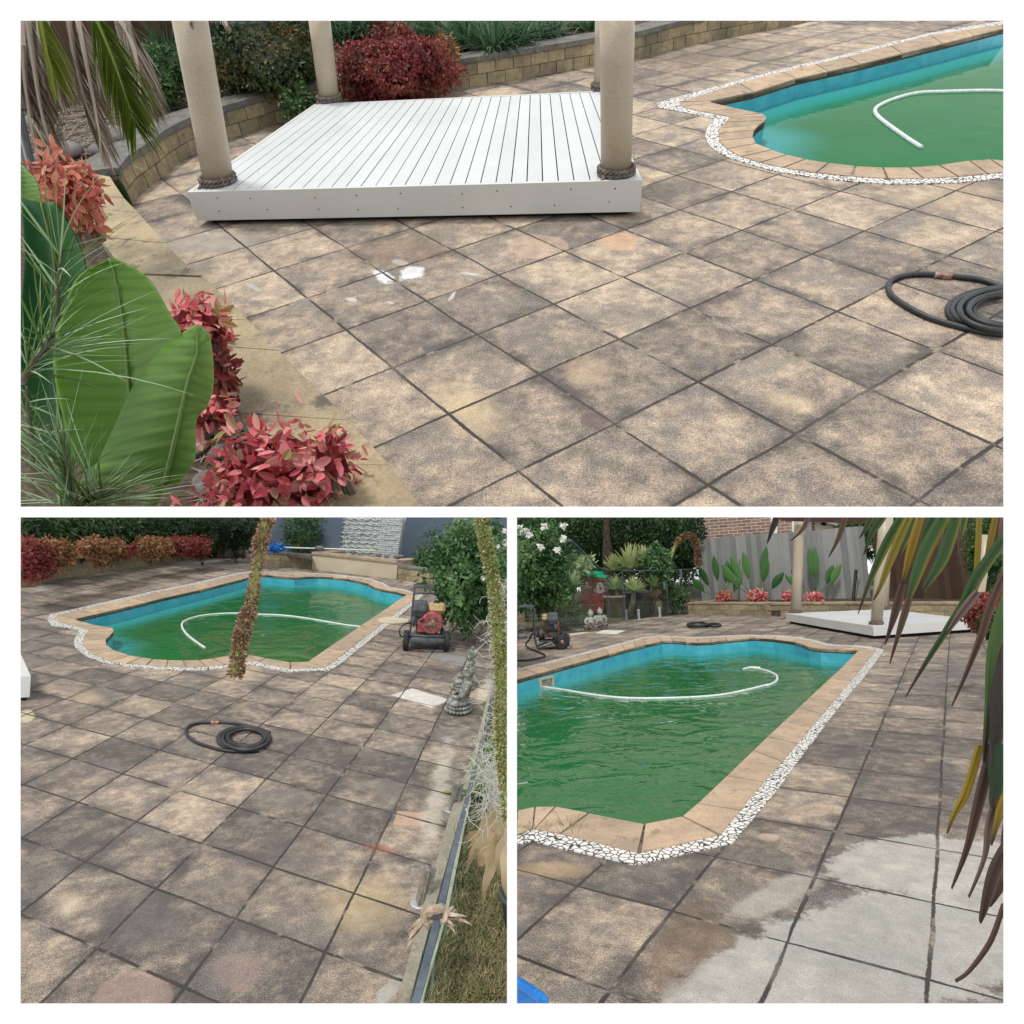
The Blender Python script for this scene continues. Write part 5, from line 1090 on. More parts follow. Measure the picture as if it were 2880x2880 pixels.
for k,L in enumerate([[(1900,470),(1780,520),(1700,640),(1570,900)],[(1932,520),(1800,640),(1700,800),(1660,830)],[(1950,560),(1800,650),(1770,850),(1700,1130)],[(1960,600),(1860,760),(1840,920)],[(1800,480),(1720,600),(1560,640)],[(1980,650),(1900,820),(1890,1080)],[(1860,480),(1750,560),(1690,720),(1640,780)]]):
    S=smoothline([P.D(*b4(z)[0],1.9-.02*k) for z in L],8);m=MB();rows=[]
    for i,p in enumerate(S):
        f=i/(len(S)-1);w_=.075*(1-f**1.5)+.004;d=(S[min(i+1,len(S)-1)]-S[max(i-1,0)]).normalized();sd=d.cross(Vector((0,-1,0))).normalized()
        rows.append([p-sd*w_/2+Vector((0,.006*math.sin(i),0)),p+Vector((0,.018*(1-f),0)),p+sd*w_/2+Vector((0,.006*math.cos(i),0))])
    m.grid(rows,R.random());link(P,'dead_leaf',m,'straw',g,smooth=True)
m=MB()
for _ in range(420):
    q=P.D(*b4((R.uniform(1700,1932),R.gauss(230,170)))[0],R.uniform(1.7,2.0));S=[q];d=rv(R)
    for _k in range(7): d=(d+rv(R)*.55+Vector((.02,0,-.12))).normalized();S.append(S[-1]+d*.013)
    m.tube(S,.0008,3,R.random())
link(P,'air_plant',m,'thread',label='tangle of white curly threads hanging at the right edge of the lower left picture',cat='air plant')
m=MB()
for _ in range(150):
    q=P.D(*b2((R.uniform(1740,1900),R.uniform(500,1900)))[0],R.uniform(1.5,1.7));S=[q];d=rv(R)
    for _k in range(6): d=(d+rv(R)*.55+Vector((0,0,-.1))).normalized();S.append(S[-1]+d*.012)
    m.tube(S,.0007,3,R.random())
link(P,'air_plant',m,'thread',label='fine pale threads caught along the green agave spike',cat='air plant')
# agave flower spikes
def spike(P,px,dist,wid,n,mat,stemmat,label,L,seed,green=None,w_=.35):
    R_=random.Random(seed);S=smoothline([P.D(x,y,dist) for x,y in px],14);g=thing(P,'agave_spike',S[len(S)//2],label,'flower spike')
    m=MB();m.tube(S,.0075,8,.35);link(P,'stem',m,stemmat,g,smooth=True)
    m=MB();gm=MB()
    for i in range(n):
        f=R_.random();k=f*(len(S)-2);p=S[int(k)].lerp(S[int(k)+1],k-int(k));ax=(S[int(k)+1]-S[int(k)]).normalized();d=rv(R_);d=(d-ax*d.dot(ax)).normalized()
        W_=wid(f);l=W_*R_.uniform(.6,1.05);dd=(d+ax*R_.uniform(-.1,.6)).normalized();q=p+dd*.005
        t=(gm if (green and R_.random()<green(f)) else m)
        t.leaf(q+dd*l*.35,dd,rv(R_),l*.65,l*w_,R_.random());t.leaf(q+dd*l*.35,dd,dd.cross(rv(R_)),l*.65,l*w_,R_.random())
        if R_.random()<.5: t.tube([p,q+dd*l*.45],.0018,3,.5)
    link(P,'seed_heads',m,mat,g)
    if green: link(P,'green_bracts',gm,'spikegreen',g)
spike(P,b1((1935,-20),(1870,200),(1840,330),(1810,560),(1790,700),(1735,860),(1700,1030),(1670,1235)),1.25,lambda f:.013 if f<.2 else (.009 if f<.6 else .0135),2300,'spike','spikegreen','brown dried agave flower spike hanging in front of the pool in the lower left picture',1,5,green=lambda f:.06)
spike(P,b2((1680,-30),(1740,250),(1790,520),(1830,900),(1855,1300),(1850,1700))+b4((1880,150),(1910,500)),1.35,lambda f:.0165,3600,'spike','spikegreen','green and straw agave flower spike hanging down the right edge',1,6,green=lambda f:.85)
# ================================================================= lower right terrace objects
P=PC;R=random.Random(31);up=Vector((0,0,1))
# far planter wall
wl=Gs(P,c5((1332,772),(1500,776),(1700,780),(1932,785)))+Gs(P,c6((150,788),(400,790),(700,792),(1000,800),(1300,802),(1640,806),(1932,812)))
w=thing(P,'planter_wall',(wl[2][0],wl[2][1],0),'long low yellow block planter wall in front of the grey fence in the lower right picture','garden wall')
HC=P.hgt(wl[0],c5((0,682))[0][1])
blocks(P,wl,HC,2,.46,.28,parent=w,cap=True,capw=.34,capmat='cap',side=1)
d0=(wl[1]-wl[0]).normalized();n0=Vector((-d0.y,d0.x,0))
blocks(P,[wl[0]+n0*2.2,wl[0]+n0*.3],HC,2,.46,.28,parent=w,cap=True,capw=.34,capmat='cap',side=1)
off=[Vector((p[0]+n0.x*.2,p[1]+n0.y*.2,0)) for p in wl];soil(P,[off[0]]+off[1:]+[Vector((off[-1][0]+1,60,0)),Vector((off[0][0],60,0))],HC-.07)
# grey paling fence, then brown fence
fb=P.G(*c5((1600,780))[0]);fd=fb[1]+2.3
def fpt(q,dist): 
    p=P.D(*q,dist);return Vector((p[0],p[1],0))
F0,F1=fpt(c5((1405,400))[0],fd+.3),fpt(c6((905,400))[0],fd-.9)
FH=P.D(*c5((1600,190))[0],fd)[2]
fence(P,F0,F1,FH,'paling','grey weathered paling fence behind the planter in the lower right picture',bw=.16,top=.025)
F2=fpt(c6((1932,300))[0],fd-4.0)
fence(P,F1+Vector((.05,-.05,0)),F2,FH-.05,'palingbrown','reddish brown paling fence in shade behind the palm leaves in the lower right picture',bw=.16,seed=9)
# neighbouring houses
g=thing(P,'brick_house',fpt(c5((1700,100))[0],fd+6),'brown brick house rising above the grey fence in the lower right picture','house')
quadwall(P,*(c5((1405,-400),)+c6((287,-400),(287,230))+c5((1405,230),)),fd+6,.4,'brick',g,'wall')
quadwall(P,*c6((287,-400),(312,-400),(312,230),(287,230)),fd+5.99,.4,'cottage',g,'corner_trim')
quadwall(P,*c6((128,-200),(178,-200),(178,230),(128,230)),fd+5.95,.06,'white',g,'window_frame')
g=thing(P,'cream_house',fpt(c6((560,110))[0],fd+9),'cream house with brick piers and a white gutter seen between the gazebo posts','house')
quadwall(P,*c6((360,-300),(760,-300),(760,230),(360,230)),fd+9,.4,'cottage',g,'wall')
for x0,x1 in((438,462),(600,618),(706,722)): quadwall(P,*c6((x0,-200),(x1,-200),(x1,230),(x0,230)),fd+8.95,.1,'brick',g,'brick_pier')
quadwall(P,*c6((345,-200),(437,-200),(437,230),(345,230)),fd+8.9,.1,'white',g,'garage_panel')
for L in (c6((548,125),(568,130),(568,200),(548,200)),c6((575,150),(600,150),(600,200),(575,200))): quadwall(P,*L,fd+8.9,.05,'bluewall',g,'window_pane')
m=MB();a,b=P.D(*c6((520,60))[0],fd+8.7),P.D(*c6((760,128))[0],fd+8.7);m.box((a+b)/2,(b-a)/2,(0,.15,0),up*.09);m.box((a+b)/2+up*.2,(b-a)/2,(0,.3,0),up*.05);link(P,'gutter',m,'white',g,fill=True)
m=MB()
for L in (c6((512,95),(514,78),(518,90),(522,76),(524,95)),c6((527,84),(533,84),(534,98),(526,98),(527,90)),c6((538,76),(537,100)),c6((545,84),(538,92),(546,101))): m.tube([P.D(*q,fd+8.85) for q in L],.035,4)
link(P,'wall_lettering',m,'dark',g)
# sky-side trees above the right fence
shrub(P,'garden_tree',c6((820,160))[0],(50,60),fd+1.0,3200,.22,.05,'g_mid','feathery green tree hanging over the end of the grey fence',cat='tree',seed=200,dr=.8,core=False,down=.6)
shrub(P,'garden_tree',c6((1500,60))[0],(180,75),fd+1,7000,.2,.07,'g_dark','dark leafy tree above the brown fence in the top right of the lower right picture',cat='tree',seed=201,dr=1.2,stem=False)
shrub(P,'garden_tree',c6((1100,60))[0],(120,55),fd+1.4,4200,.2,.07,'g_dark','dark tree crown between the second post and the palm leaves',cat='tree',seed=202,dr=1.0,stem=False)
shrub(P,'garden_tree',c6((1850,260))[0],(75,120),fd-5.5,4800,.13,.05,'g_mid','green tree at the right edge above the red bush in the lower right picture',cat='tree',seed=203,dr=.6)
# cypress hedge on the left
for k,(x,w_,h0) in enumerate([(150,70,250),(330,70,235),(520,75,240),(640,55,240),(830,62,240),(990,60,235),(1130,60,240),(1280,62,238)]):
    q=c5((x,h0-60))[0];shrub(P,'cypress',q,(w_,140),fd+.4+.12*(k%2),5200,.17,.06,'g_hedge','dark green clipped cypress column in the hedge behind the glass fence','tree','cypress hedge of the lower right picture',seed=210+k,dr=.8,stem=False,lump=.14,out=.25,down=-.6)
b=P.G(*c5((722,700))[0]);b=Vector((b[0]+.0,fd-.6,0));m=MB();t=P.D(*c5((712,20))[0],fd-.6);m.tube([fpt(c5((725,400))[0],fd-.6),P.D(*c5((725,330))[0],fd-.6),P.D(*c5((714,180))[0],fd-.6),t],[.22,.2,.12,.1],10);link(P,'tree_trunk',m,'barkdark',label='bare dark trunk standing between the cypress columns',cat='trunk',smooth=True)
soil(P,[P.G(*q) for q in c5((-300,960),(300,925),(520,905),(742,842),(1000,798),(1325,772))]+[Vector((wl[0][0],60,0)),Vector((-14,60,0)),Vector((-14,9,0))],.012,'turf','grass_base')
# glass fence panels with spigots
g=thing(P,'glass_fence',P.G(*c5((1000,797))[0]),'frameless glass pool fence with steel spigots in the lower right picture','glass fence')
base_=[P.G(*q) for q in c5((-60,985),(740,838),(860,818),(1188,783),(1330,768),(1440,758))]
def gpan(a,b,ha,hb,cut=None):
    m=MB();d=(b-a).normalized();nn=Vector((-d.y,d.x,0))*.006
    pts=[a+d*.02+up*.06,b-d*.02+up*.06,b-d*.02+up*hb]+([cut] if cut else [])+[a+d*.02+up*ha]
    m.face([p-nn for p in pts]);m.face([p+nn for p in reversed(pts)])
    for i in range(len(pts)): j=(i+1)%len(pts);m.face([pts[i]-nn,pts[j]-nn,pts[j]+nn,pts[i]+nn][::-1])
    link(P,'glass_panel',m,'glass',g)
    e=MB();tp=pts[2:];
    for p,q in zip(tp,tp[1:]): e.box((p+q)/2,(q-p)/2,nn*1.3,up*.012)
    e.box((pts[1]+pts[2])/2,d*.015,nn*1.4,(pts[2]-pts[1])/2);link(P,'glass_edge',e,'glassedge',g)
hh=lambda b,y:P.hgt(b,c5((0,y))[0][1])
p0=base_[0].lerp(base_[1],.42);cutp=base_[0].lerp(base_[1],.62)
gpan(p0,base_[1],hh(p0,200),hh(base_[1],470),cutp+up*hh(cutp,205));gpan(base_[1],base_[2],hh(base_[1],520),hh(base_[2],450));gpan(base_[2],base_[3],hh(base_[2],445),hh(base_[3],437));gpan(base_[3],base_[5],hh(base_[3],436),hh(base_[5],430))
for q in c5((865,815),(960,813),(1118,792),(1262,770)):
    b=P.G(*q);m=MB();m.lathe(b,[(.06,0),(.06,.01),(.03,.015),(.027,.02)],14);sp=link(P,'fence_spigot',m,'steelplate',g)
    m=MB()
    for s in(-.022,.022): m.box(b+Vector((0,s,.13)),(.028,0,0),(0,.008,0),up*.14)
    m.box(b+Vector((0,0,.275)),(.036,0,0),(0,.034,0),up*.028);link(P,'clamp',m,'steelplate',sp)
# wheelie bin behind the glass
bb=P.G(*c5((625,800))[0]);bb=Vector((bb[0],bb[1]+1.2,0))
g=thing(P,'wheelie_bin',bb,'maroon wheelie bin with bright green lid behind the glass fence','bin')
dB=bb[1];pj=lambda x,y,dd=0:P.D(*c5((x,y))[0],dB+dd)
m=MB();dep=.75
front=[pj(513,500),pj(716,520),pj(690,752),pj(528,752)]
bk=[p+Vector((0,dep,0)) for p in front]
m.grid([[front[0],front[1],bk[1],bk[0]],[front[3],front[2],bk[2],bk[3]]],.5,True)
m.face([front[3],front[2],bk[2],bk[3]]);link(P,'body',m,'maroon',g)
m=MB();a,b=pj(500,482,-.04),pj(724,500,-.04);c_,d_=pj(504,505,-.04),pj(720,522,-.04);ex=Vector((0,dep+.1,0));m.grid([[a,b,b+ex,a+ex],[c_,d_,d_+ex,c_+ex]],.5,True);link(P,'rim_band',m,'maroon',g)
m=MB();a,b=pj(520,462,-.06),pj(722,484,-.06);c_,d_=pj(524,478,-.06),pj(716,501,-.06);ex=Vector((0,dep+.1,.10));m.grid([[a,b,b+ex,a+ex],[c_,d_,d_+ex,c_+ex]],.5,True);m.face([a,b,b+ex,a+ex]);link(P,'lid',m,'lid',g)
m=MB();m.tube([pj(612,462,-.09),pj(611,480,-.10),pj(612,500,-.10)],.02,6);link(P,'lid_latch',m,'black',g)
for s in(0,1):
    m=MB();m.lathe(pj(540 if s==0 else 680,748,.1),[(.1,-.03),(.12,-.02),(.12,.02),(.1,.03)],16,ax=(1,0,0));link(P,'wheel',m,'tyre',g)
def text(P,s,c,size,mat,parent,name,wid=None):
    cu=bpy.data.curves.new('t','FONT');cu.body=s;cu.size=size;cu.align_x='CENTER';cu.extrude=.002;o=bpy.data.objects.new('t',cu);sc.collection.objects.link(o)
    dg=bpy.context.evaluated_depsgraph_get();dg.update();me=bpy.data.meshes.new_from_object(o.evaluated_get(dg));m=MB()
    m.v=[tuple(c+Vector((v.co.x,-v.co.z,v.co.y))) for v in me.vertices];m.f=[tuple(p.vertices) for p in me.polygons];m.u=[[(.5,.5)]*len(f) for f in m.f];m.m=[0]*len(m.f)
    bpy.data.objects.remove(o);bpy.data.curves.remove(cu);bpy.data.meshes.remove(me);return link(P,name,m,mat,parent)
text(P,'Casey',pj(565,577,-.02),.15,'print',g,'lettering');text(P,'Garden',pj(664,603,-.02),.13,'print',g,'lettering');text(P,'waste',pj(664,614,-.02),.09,'print',g,'lettering')
m=MB();sh=[pj(555,522,-.02),pj(566,522,-.02),pj(572,530,-.02),pj(572,545,-.02),pj(562,559,-.02),pj(556,545,-.02)];m.face(sh);link(P,'shield_emblem',m,'print',g)
m=MB();cc=pj(665,572,-.02);m.tube([cc+Vector((math.cos(a)*.10,0,math.sin(a)*.16)) for a in [2*math.pi*i/24 for i in range(24)]],.018,5,closed=True);m.tube([cc+Vector((math.cos(a)*.05,0,math.sin(a)*.09)) for a in [2*math.pi*i/16 for i in range(13)]],.018,5);link(P,'round_emblem',m,'print',g)
# dark covered heap behind the bin
m=MB();cc=P.D(*c5((680,520))[0],dB+2.0);m.grid([[cc+Vector((math.cos(a)*rr*(1+.1*math.sin(3*a)),math.sin(a)*rr*.6,z)) for a in [2*math.pi*j/16 for j in range(16)]] for rr,z in((.75,-1.2),(.8,-.2),(.78,.5),(.6,.78),(.3,.86))],.5,True,caps=True);link(P,'covered_barbecue',m,'filter',label='dark covered shape standing behind the bin',cat='cover',smooth=True)
# agaves
def agave(P,q,dist,L,label,trunk=None,n=30,seed=1,w=.19):
    c=P.D(*c5(q)[0],dist);base=Vector((c[0],c[1],0)) if trunk is None else fpt(c5(trunk)[0],dist)
    g=thing(P,'agave',base,label,'agave',None)
    rosette(P,c,n,L,w,'agave','rosette',None,None,up=1.0,seed=seed,parent=g,droop=.35,fold=.3)
    m=MB();m.tube([base,base.lerp(c,.6)+Vector((.05,0,0)),c],[.10,.08,.06],8);link(P,'trunk',m,'bark',g,smooth=True);return g
ad=base_[2][1]+1.6
agave(P,(770,440),ad,.62,'yellowish agave rosette on a trunk, left of the tall pair behind the glass',(830,700),seed=1)
agave(P,(895,425),ad+.2,.95,'largest pale agave rosette behind the glass fence',(860,700),seed=2,n=36,w=.25)
agave(P,(993,372),ad+.4,.66,'highest agave rosette, on the tall bare trunk behind the glass',(1000,640),seed=3)
agave(P,(920,590),base_[2][1]-.25+.6,.50,'green agave rosette leaning over the glass in the middle',(870,760),seed=4,n=30)
agave(P,(780,580),ad-.3,.52,'low agave rosette just right of the bin',(800,740),seed=5)
agave(P,(1075,560),ad,.6,'low agave rosette right of the tall trunk',(1040,740),seed=6)
agave(P,(470,560),ad,.62,'pale agave rosette left of the bin',(480,740),seed=7)
agave(P,(440,520),ad+.8,.5,'second pale agave rosette left of the bin, slightly higher',(450,740),seed=8)
shrub(P,'shrub',c5((540,395))[0],(24,22),ad+.6,160,.2,.12,'agave','pale broad-leaved shrub above the bin',seed=230,dr=.3,core=False)
shrub(P,'shrub',c5((1220,640))[0],(34,34),ad+.3,900,.12,.06,'g_mid','leafy green shrub behind the right hand glass panel',seed=231,dr=.4)
shrub(P,'shrub',c5((1100,400))[0],(38,50),fd-1.6,1500,.14,.08,'g_rose','bright green shrub in front of the cypress hedge',seed=232,dr=.5)
for x,hw in((800,.6),(950,.7)): 
    m=MB();c=fpt(c5((x,700))[0],ad-.4);m.lathe(c,[(.32,0),(.42,hw),(.45,hw+.02),(.45,hw+.08),(.40,hw+.08),(.38,hw-.05)],24);link(P,'garden_pot',m,'pot' if x>900 else 'sleeper',label=('dark blue-green' if x>900 else 'grey-brown')+' garden pot seen through the glass panel',cat='pot',smooth=True,base=c)
# arching agave flower stem
sp=smoothline([P.D(*q,ad+.2) for q in c5((1150,560),(1180,430),(1200,340),(1240,240),(1290,190),(1330,178),(1375,205),(1398,270),(1405,340),(1410,395))],10)
g=thing(P,'agave_spike',sp[0],'tall arching dried agave flower stem against the cypress hedge','flower spike');m=MB();m.tube(sp,[.06-.0003*i for i in range(len(sp))],7);link(P,'stem',m,'spikegreen',g,smooth=True)
m=MB()
for i in range(1500):
    k=int(R.uniform(.25,1)**.8*(len(sp)-1));d=rv(R);m.leaf(sp[k]+d*.04,d,rv(R),.11,.035,R.random()*.6)
link(P,'seed_heads',m,'spike',g)
agave(P,(1140,520),ad+.2,.3,'withered straw-coloured rosette at the foot of the arching stem',None,n=14,seed=12,w=.05)
# planter plants
def strel(q,h,seed,label,n=6):
    R_=random.Random(seed);b=P.D(*q,wl[1][1]+.9);b=Vector((b[0],b[1],HC-.1));g=thing(P,'broad_leaf_plant',b,label,'plant')
    for i in range(n):
        a=(-1+2*i/(n-1))*.62+R_.uniform(-.1,.1);L=h*(.95-.5*abs(a))*R_.uniform(.9,1.1);top=b+Vector((math.sin(a)*L*.85,R_.uniform(-.3,.2),math.cos(a)*L*.55))
        m=MB();m.tube([b,b.lerp(top,.5)+Vector((0,0,.08)),top],.012,5);d=Vector((math.sin(a)*.8,R_.uniform(-.2,.2),1)).normalized()
        LL=L*.62;w_=.15*h
        rows=[];sd=d.cross(Vector((0,1,0))).normalized()
        for j in range(9):
            f=j/8;ww=w_*.5*math.sin(math.pi*(f*.93+.04))**.85;p=top+d*LL*f+Vector((math.sin(a)*.1*f*f,0,-.1*f*f*abs(a)));rows.append([p-sd*ww+Vector((0,.04,0)),p,p+sd*ww+Vector((0,.04,0))])
        m.grid(rows,R_.random());link(P,'leaf',m,'strelleaf',g,smooth=True)
strel(c5((1575,640))[0],1.42,1,'left paddle-leaved plant in the planter before the grey fence')
strel(c5((1830,640))[0],1.6,2,'middle paddle-leaved plant in the planter before the grey fence')
strel(c6((470,640))[0],1.42,3,'right paddle-leaved plant in the planter between the gazebo posts')
for k,(q,r,mt,lb) in enumerate([(c5((1600,640))[0],(16,13),'n_orange','small orange-pink bush below the left paddle-leaved plant'),(c5((1852,640))[0],(24,18),'n_pink','big bright pink bush below the middle paddle-leaved plant'),(c6((275,645))[0],(18,17),'n_pink','pink bush partly behind the left gazebo post'),(c6((455,655))[0],(20,15),'n_pink','pink bush below the right paddle-leaved plant')]):
    shrub(P,'nandina_bush',q,r,wl[1][1]+.45-k*.1,650,.10,.055,mt,lb,seed=240+k,dr=.25)
m=MB();a=P.D(*c6((748,690))[0],wl[5][1]+.5);b=P.D(*c6((772,435))[0],wl[5][1]+.5);m.tube([a,b],.04,6);g=thing(P,'staked_sapling',a,'thin bare sapling tied to a black stake in the planter','sapling');link(P,'stake',m,'black',g)
m=MB();m.tube([P.D(*q,wl[5][1]+.55) for q in c6((765,690),(778,600),(790,520),(775,480))],.015,5);m.tube([P.D(*q,wl[5][1]+.55) for q in c6((785,560),(800,530),(805,500))],.01,5);link(P,'stem',m,'bark',g)
m=MB();m.tube([P.D(*q,wl[1][1]+1) for q in c5((1712,670),(1716,550),(1708,450),(1720,360))],.015,5);m.tube([P.D(*q,wl[1][1]+1) for q in c5((1716,550),(1740,480),(1735,430))],.01,5);link(P,'bare_sapling',m,'bark',label='thin bare sapling in the planter between the two left paddle plants',cat='sapling')
# gazebo
fr_=P.G(*c6((910,962))[0]);DHc=P.hgt(fr_,c6((0,863))[0][1])
L_=P.G(*c6((240,766))[0],DHc);R__=P.G(*c6((1672,812))[0],DHc);Bk=P.G(*c6((1000,733))[0],DHc)
gazebo(P,L_,fr_,R__,Bk,DHc,[(*c6((318,762))[0],74*T_,*c6((348,20))[0]),(*c6((925,848))[0],80*T_,*c6((992,20))[0]),(*c6((992,738))[0],42*T_,*c6((1030,20))[0]),(*c6((1670,800))[0],78*T_,*c6((1740,300))[0])],'white gazebo deck with beige posts across the pool in the lower right picture',gap=.06,planks=26,beam=(P.D(*c6((200,22))[0],L_[1]-.1),P.D(*c6((960,44))[0],L_[1]-.6)))
shrub(P,'nandina_bush',c6((1775,770))[0],(46,48),7.6,3800,.06,.033,'n_red','dark red bush at the right edge beside the gazebo deck',seed=250,dr=.4,down=.5)
shrub(P,'nandina_bush',c6((1850,860))[0],(32,34),6.6,1500,.06,.03,'g_shrub','bronze-green growth below the dark red bush at the right edge',seed=251,dr=.3,down=.5)
m=MB()
for _ in range(26):
    q=P.G(*c6((R.uniform(1690,1800),R.uniform(970,1240)))[0],.02);a=R.uniform(0,6.28);m.blade(q,(math.cos(a),math.sin(a),.2),R.uniform(.1,.35),.006,.5,3,R.random())
link(P,'leaf_litter',m,'deadfrond',kind='stuff')
# left side: rose bush, strappy grass, brick wall end, rocks
rb=shrub(P,'rose_bush',c5((165,420))[0],(86,112),15.2,9500,.15,.08,'g_rose','tall rose bush with white flowers at the left edge of the lower right picture',cat='rose bush',seed=260,dr=1.1,lump=.3)
blooms(P,rb,c5((75,150),(130,170),(345,290),(215,265),(385,205),(390,105),(60,120),(245,110),(110,140)),14.2,.10)
shrub(P,'shrub',c5((240,600))[0],(60,38),15.0,1900,.14,.07,'g_mid','darker lower skirt of growth under the rose bush',seed=261,dr=.8)
b=P.G(*c5((380,830))[0]);clump(P,'strappy_plant',b+Vector((0,.3,0)),1.25,330,.045,1.0,'g_strap','clump of arching strappy leaves behind the pressure washer in the lower right picture','plant',seed=262,droop=1.5)
clump(P,'strappy_plant',b+Vector((-1.6,.5,0)),1.0,160,.045,1.0,'g_strap','smaller strappy clump between the block wall end and the washer','plant',seed=263,droop=1.5)
for k in range(3):
    q=P.G(*c5((330+95*k,880-12*k))[0]);shrub(P,'ground_cover',P.px(q+Vector((0,.4,.12))),(30,9),q[1]+.4,700,.07,.04,'g_strap',('grey-green ground cover patch right behind the washer','grey-green ground cover patch in the middle of the bed edge','grey-green ground cover patch beside the statues')[k],'ground cover',seed=264+k,dr=.5,stem=False)
L=Gs(P,c5((-200,905),(102,880)));w=thing(P,'block_wall',L[1],'stepped end of a yellow block wall at the left edge beside the washer','garden wall');H_=P.hgt(L[1],c5((0,745))[0][1]);blocks(P,L,H_,5,.36,.28,parent=w,cap=False)
for k in range(24):
    q=P.G(*c5((R.uniform(30,200),R.uniform(890,958)))[0]);s=R.uniform(.05,.11);m=MB();m.ell(q+Vector((0,0,s*.4)),(s*1.3,s,s*.6),9,6,rot=Matrix.Rotation(R.random()*3,3,'Z'));link(P,'river_stone',m,'stones',label='brown-grey rock in the loose edging at the foot of the block wall end',cat='stone',group='rocks by the wall end',smooth=True)
for k in range(14):
    q=P.G(*c5((430+R.uniform(0,120),903-R.uniform(0,10)))[0]);s=R.uniform(.04,.08);m=MB();m.ell(q+Vector((0,0,s*.3)),(s*1.4,s,s*.5),9,6);link(P,'river_stone',m,'stones',label='dark stone in the edging row between washer and statues',cat='stone',group='edging stones by the statues',smooth=True)
# washer in side view, statues, coil
wb=P.G(*c5((292,1030))[0]);g,Tw=washer(P,wb,math.radians(112),.92,'pressure washer seen side on at the left edge of the lower right picture')
m=MB();m.tube(smoothline([Tw(.12,.22,.32),Tw(.16,.34,.32),Tw(.2,.42,.2),Tw(.18,.5,.05)]+[P.G(*q,.02) for q in c5((250,1080),(170,1108),(90,1118),(-40,1120))],8),.016,7);link(P,'pressure_hose',m,'black',g,smooth=True)
m=MB();m.tube([Tw(.0,.2,.32),Tw(.12,.23,.32)],.022,8);link(P,'hose_guard',m,'red',g,smooth=True)
s1=P.G(*c5((602,900))[0]);hs_=P.hgt(s1,c5((0,728))[0][1]);buddha(P,s1,math.radians(22),hs_,'left grey seated statue with pale chest behind the pool in the lower right picture',None,None,'stonepale')
s2=P.G(*c5((672,884))[0]);hs_=P.hgt(s2,c5((0,716))[0][1]);buddha(P,s2,math.radians(20),hs_,'right grey seated statue, standing next to the white paving patch',None,None,'stonepale')
c0=c5((1400,848))[0];tl=c5((1450,850),(1480,858),(1530,862),(1572,856),(1560,846),(1500,842),(1440,846))
coil(P,tl,[((c0[0]+dx*T_,c0[1]-dy*T_),s*T_,t*T_) for s,t,dx,dy in((75,15,0,0),(72,14,3,0),(66,13,0,2),(62,12,2,2),(56,11,-2,3))],.028,'black hose coil lying on the far paving in front of the planter wall')
# skimmer box, hose, blue tub, grass tufts
sk=P.G(*c5((262,1208))[0]);g=thing(P,'skimmer_box',P.D(*c5((262,1290))[0],sk[1]),'white skimmer box set in the blue pool wall','skimmer')
a,b=innC[1],innC[3]
def onwall(q):   # the point of the liner wall under a pixel
    d=Vector(P.ray(*q));A=Vector((innC[1][0],innC[1][1],0));B=Vector((innC[2][0],innC[2][1],0));n=(B-A).cross(up);o=Vector((0,0,P.H));t=(A-o).dot(n)/d.dot(n);return o+d*t,n.normalized()
O=[onwall(q) for q in c5((200,1258),(310,1235),(315,1330),(212,1368))];n=O[0][1];n=n if n.y<0 else -n;c4=[p for p,_ in O]
I4=[sum(c4,Vector())/4+(p-sum(c4,Vector())/4)*.74 for p in c4]
m=MB()
for i in range(4): j=(i+1)%4;m.face([c4[i]+n*.02,c4[j]+n*.02,I4[j]+n*.02,I4[i]+n*.02]);m.face([c4[i]+n*.02,c4[j]+n*.02,c4[j],c4[i]]);m.face([I4[i]+n*.02,I4[j]+n*.02,I4[j]+n*.004,I4[i]+n*.004])
link(P,'faceplate',m,'cream',g)
m=MB();m.face([p+n*.004 for p in I4]);link(P,'opening',m,'rag',g)
hose(P,c5((222,1318),(300,1330),(400,1345),(600,1378),(860,1405),(1200,1405),(1500,1390),(1700,1360),(1932,1305))+c6((100,1312),(160,1285),(178,1255),(165,1228),(110,1203),(40,1184),(0,1178))+c5((1870,1176),(1800,1174),(1745,1186)),.017,-.195,'pool_hose','hosewhite','white suction hose curving from the skimmer box across the pool in the lower right picture','hose')
g=thing(P,'blue_tub',P.G(*c7((60,1850))[0]),'bright blue plastic tub cut by the bottom left corner of the lower right picture','tub')
m=MB();rim=[P.G(*q,.28) for q in c7((-200,1640),(40,1728),(130,1780),(200,1830),(240,1885),(180,2100),(-200,2200))];S=smoothline(rim,6,True);m.tube(S,.014,8,closed=True)
cen=sum(S,Vector())/len(S);m.grid([S,[p.lerp(cen,.12)-Vector((0,0,.26)) for p in S]],.5,True);m.grid([[p.lerp(cen,.06) for p in S],[p.lerp(cen,.16)-Vector((0,0,.25)) for p in S]],.5,True);link(P,'tub_body',m,'blue',g,smooth=True)
m=MB();m.grid([[p.lerp(cen,f)-Vector((0,0,.09+.02*math.sin(i*1.3+f*9))) for i,p in enumerate(S)] for f in(.07,.3,.6,.9)],.5,True);link(P,'tub_lining',m,'pool_hose' if False else 'hosewhite',g,smooth=True)
for k,(q,h) in enumerate([((430,560),.055),((185,575),.035)]): clump(P,'grass_tuft',P.G(*c7(q)[0],.012),h*1.5,26,.004,.8,'grass',('straw grass tuft in a coping joint at the pool end','tiny grass tuft in the fan-shaped coping joints')[k],'grass tuft',seed=270+k)
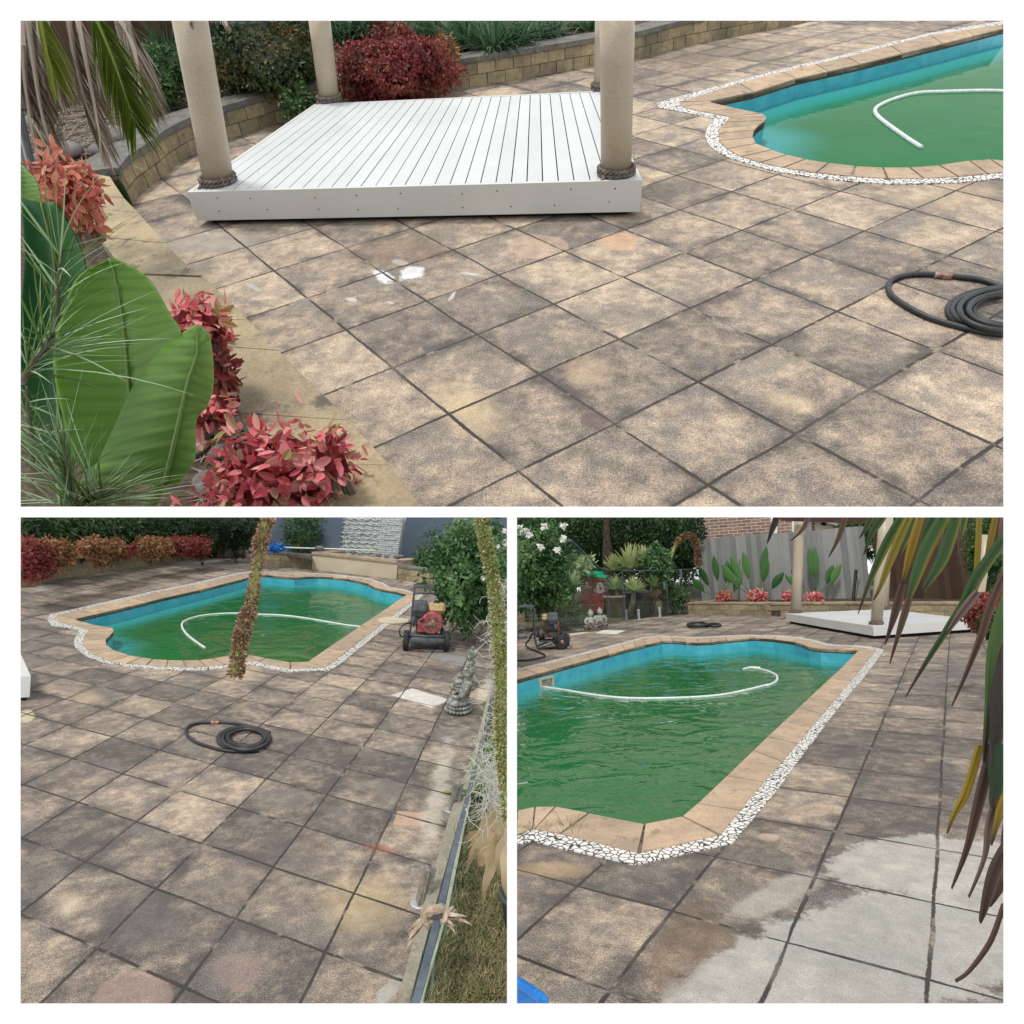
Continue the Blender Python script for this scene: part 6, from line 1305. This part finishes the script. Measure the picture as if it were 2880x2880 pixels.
# foreground palm leaves
PL=[([(1130,20),(1000,250),(880,520),(790,770)],80,.25,1.6,0),([(1185,20),(1060,300),(960,560),(905,670)],70,.45,1.55,0),([(1275,20),(1180,350),(1120,555)],90,.62,1.5,0),([(1130,540),(1060,800),(992,1010)],70,.4,1.49,1),
([(1450,20),(1300,300),(1190,600),(1155,700)],115,.28,1.45,0),([(1180,650),(1110,880),(1030,1150)],58,.5,1.44,1),([(1960,120),(1700,480),(1600,700),(1480,870),(1300,1150),(1150,1400)],95,.2,1.4,0),([(1700,600),(1560,780),(1450,930)],70,.8,1.38,1),
([(1960,330),(1800,700),(1720,950),(1600,1250),(1500,1470)],66,.5,1.35,1),([(990,20),(900,150),(830,330)],66,.15,1.6,0),([(900,20),(850,120),(800,200)],50,.2,1.62,0),([(420,20),(370,130),(275,220)],46,.7,1.6,1),([(700,20),(640,200),(565,345)],48,.55,1.6,1),([(185,10),(140,130),(100,240)],60,.0,1.2,1),
([(1600,20),(1570,140),(1560,240)],60,.3,1.7,0),([(1380,20),(1300,200),(1240,420)],100,.15,1.66,0),([(1710,20),(1690,420),(1640,640)],46,.5,1.5,0),([(1230,20),(1150,200),(1090,360)],90,.3,1.7,0),([(1540,20),(1440,330),(1330,520),(1270,600)],100,.22,1.43,0),
([(1840,20),(1790,250),(1740,420)],60,.65,1.5,0),([(1900,20),(1850,300)],70,.8,1.5,1),([(1960,600),(1850,1000),(1790,1500),(1740,1900)],140,.3,1.25,0),([(1960,1150),(1880,1500),(1800,1932)],220,.0,1.2,1),([(1960,1000),(1900,1300),(1860,1700)],160,.0,1.22,1),([(1560,20),(1552,200),(1555,375)],22,.8,1.6,1),([(1440,60),(1410,200),(1390,350)],40,.7,1.62,1)]
PL2=[([(1720,-60),(1610,300),(1520,470),(1465,610)],66,.55,1.3,0),([(1820,-60),(1740,250),(1620,720),(1500,1030)],85,.4,1.25,1),([(1960,60),(1800,500),(1750,800),(1630,1095)],60,.85,1.22,1),([(1960,650),(1830,900),(1745,1200),(1715,1290)],95,.3,1.15,1),([(1960,820),(1860,1050),(1788,1165)],62,.5,1.17,1),
([(1900,1150),(1800,1430),(1640,1650),(1530,1735)],36,.5,1.1,1),([(1900,-60),(1860,200),(1800,420)],190,.05,1.2,0),([(1960,500),(1930,760),(1890,980)],120,.1,1.19,1),([(1960,200),(1880,420),(1800,700)],90,.6,1.2,0)]
g=thing(P,'palm_fronds',P.D(*c6((1500,100))[0],1.6),'long drooping green, yellow and brown palm leaves hanging over the right foreground','palm')
for src,LL in((c6,PL),(c8,PL2)):
    for pts,w_,t,dd,mt in LL:
        S=smoothline([P.D(*q,dd) for q in src(*pts)],9);m=MB();rows=[];N_=len(S);W0=w_*T_*dd/FPX*.72
        for i,p in enumerate(S):
            f=i/(N_-1);ww=W0*((.75+.25*math.sin(math.pi*min(f*1.5,1)))*(1-f**2.6))+.0008
            d=(S[min(i+1,N_-1)]-S[max(i-1,0)]).normalized();sd=d.cross(Vector((0,-1,0))).normalized()
            rows.append([p-sd*ww/2+Vector((0,.006,0)),p-sd*ww/4+Vector((0,.002,0)),p+Vector((0,.010,0)),p+sd*ww/4+Vector((0,.001,0)),p+sd*ww/2+Vector((0,.007,0))])
        k0=len(m.u);m.grid(rows,t)
        m.u=[[(min(1,max(0,t+(.12 if j%4==0 else -.04))),v) for (_,v) in fu] for j,fu in enumerate(m.u)]
        link(P,'leaf_blade',m,'palmdead' if mt else 'palmblade',g,smooth=True)
for o in bpy.data.objects:
    for k in('b_x','b_y','b_z'):
        if k in o: del o[k]
print('objects',len(bpy.data.objects),'verts',sum(len(m.vertices) for m in bpy.data.meshes))
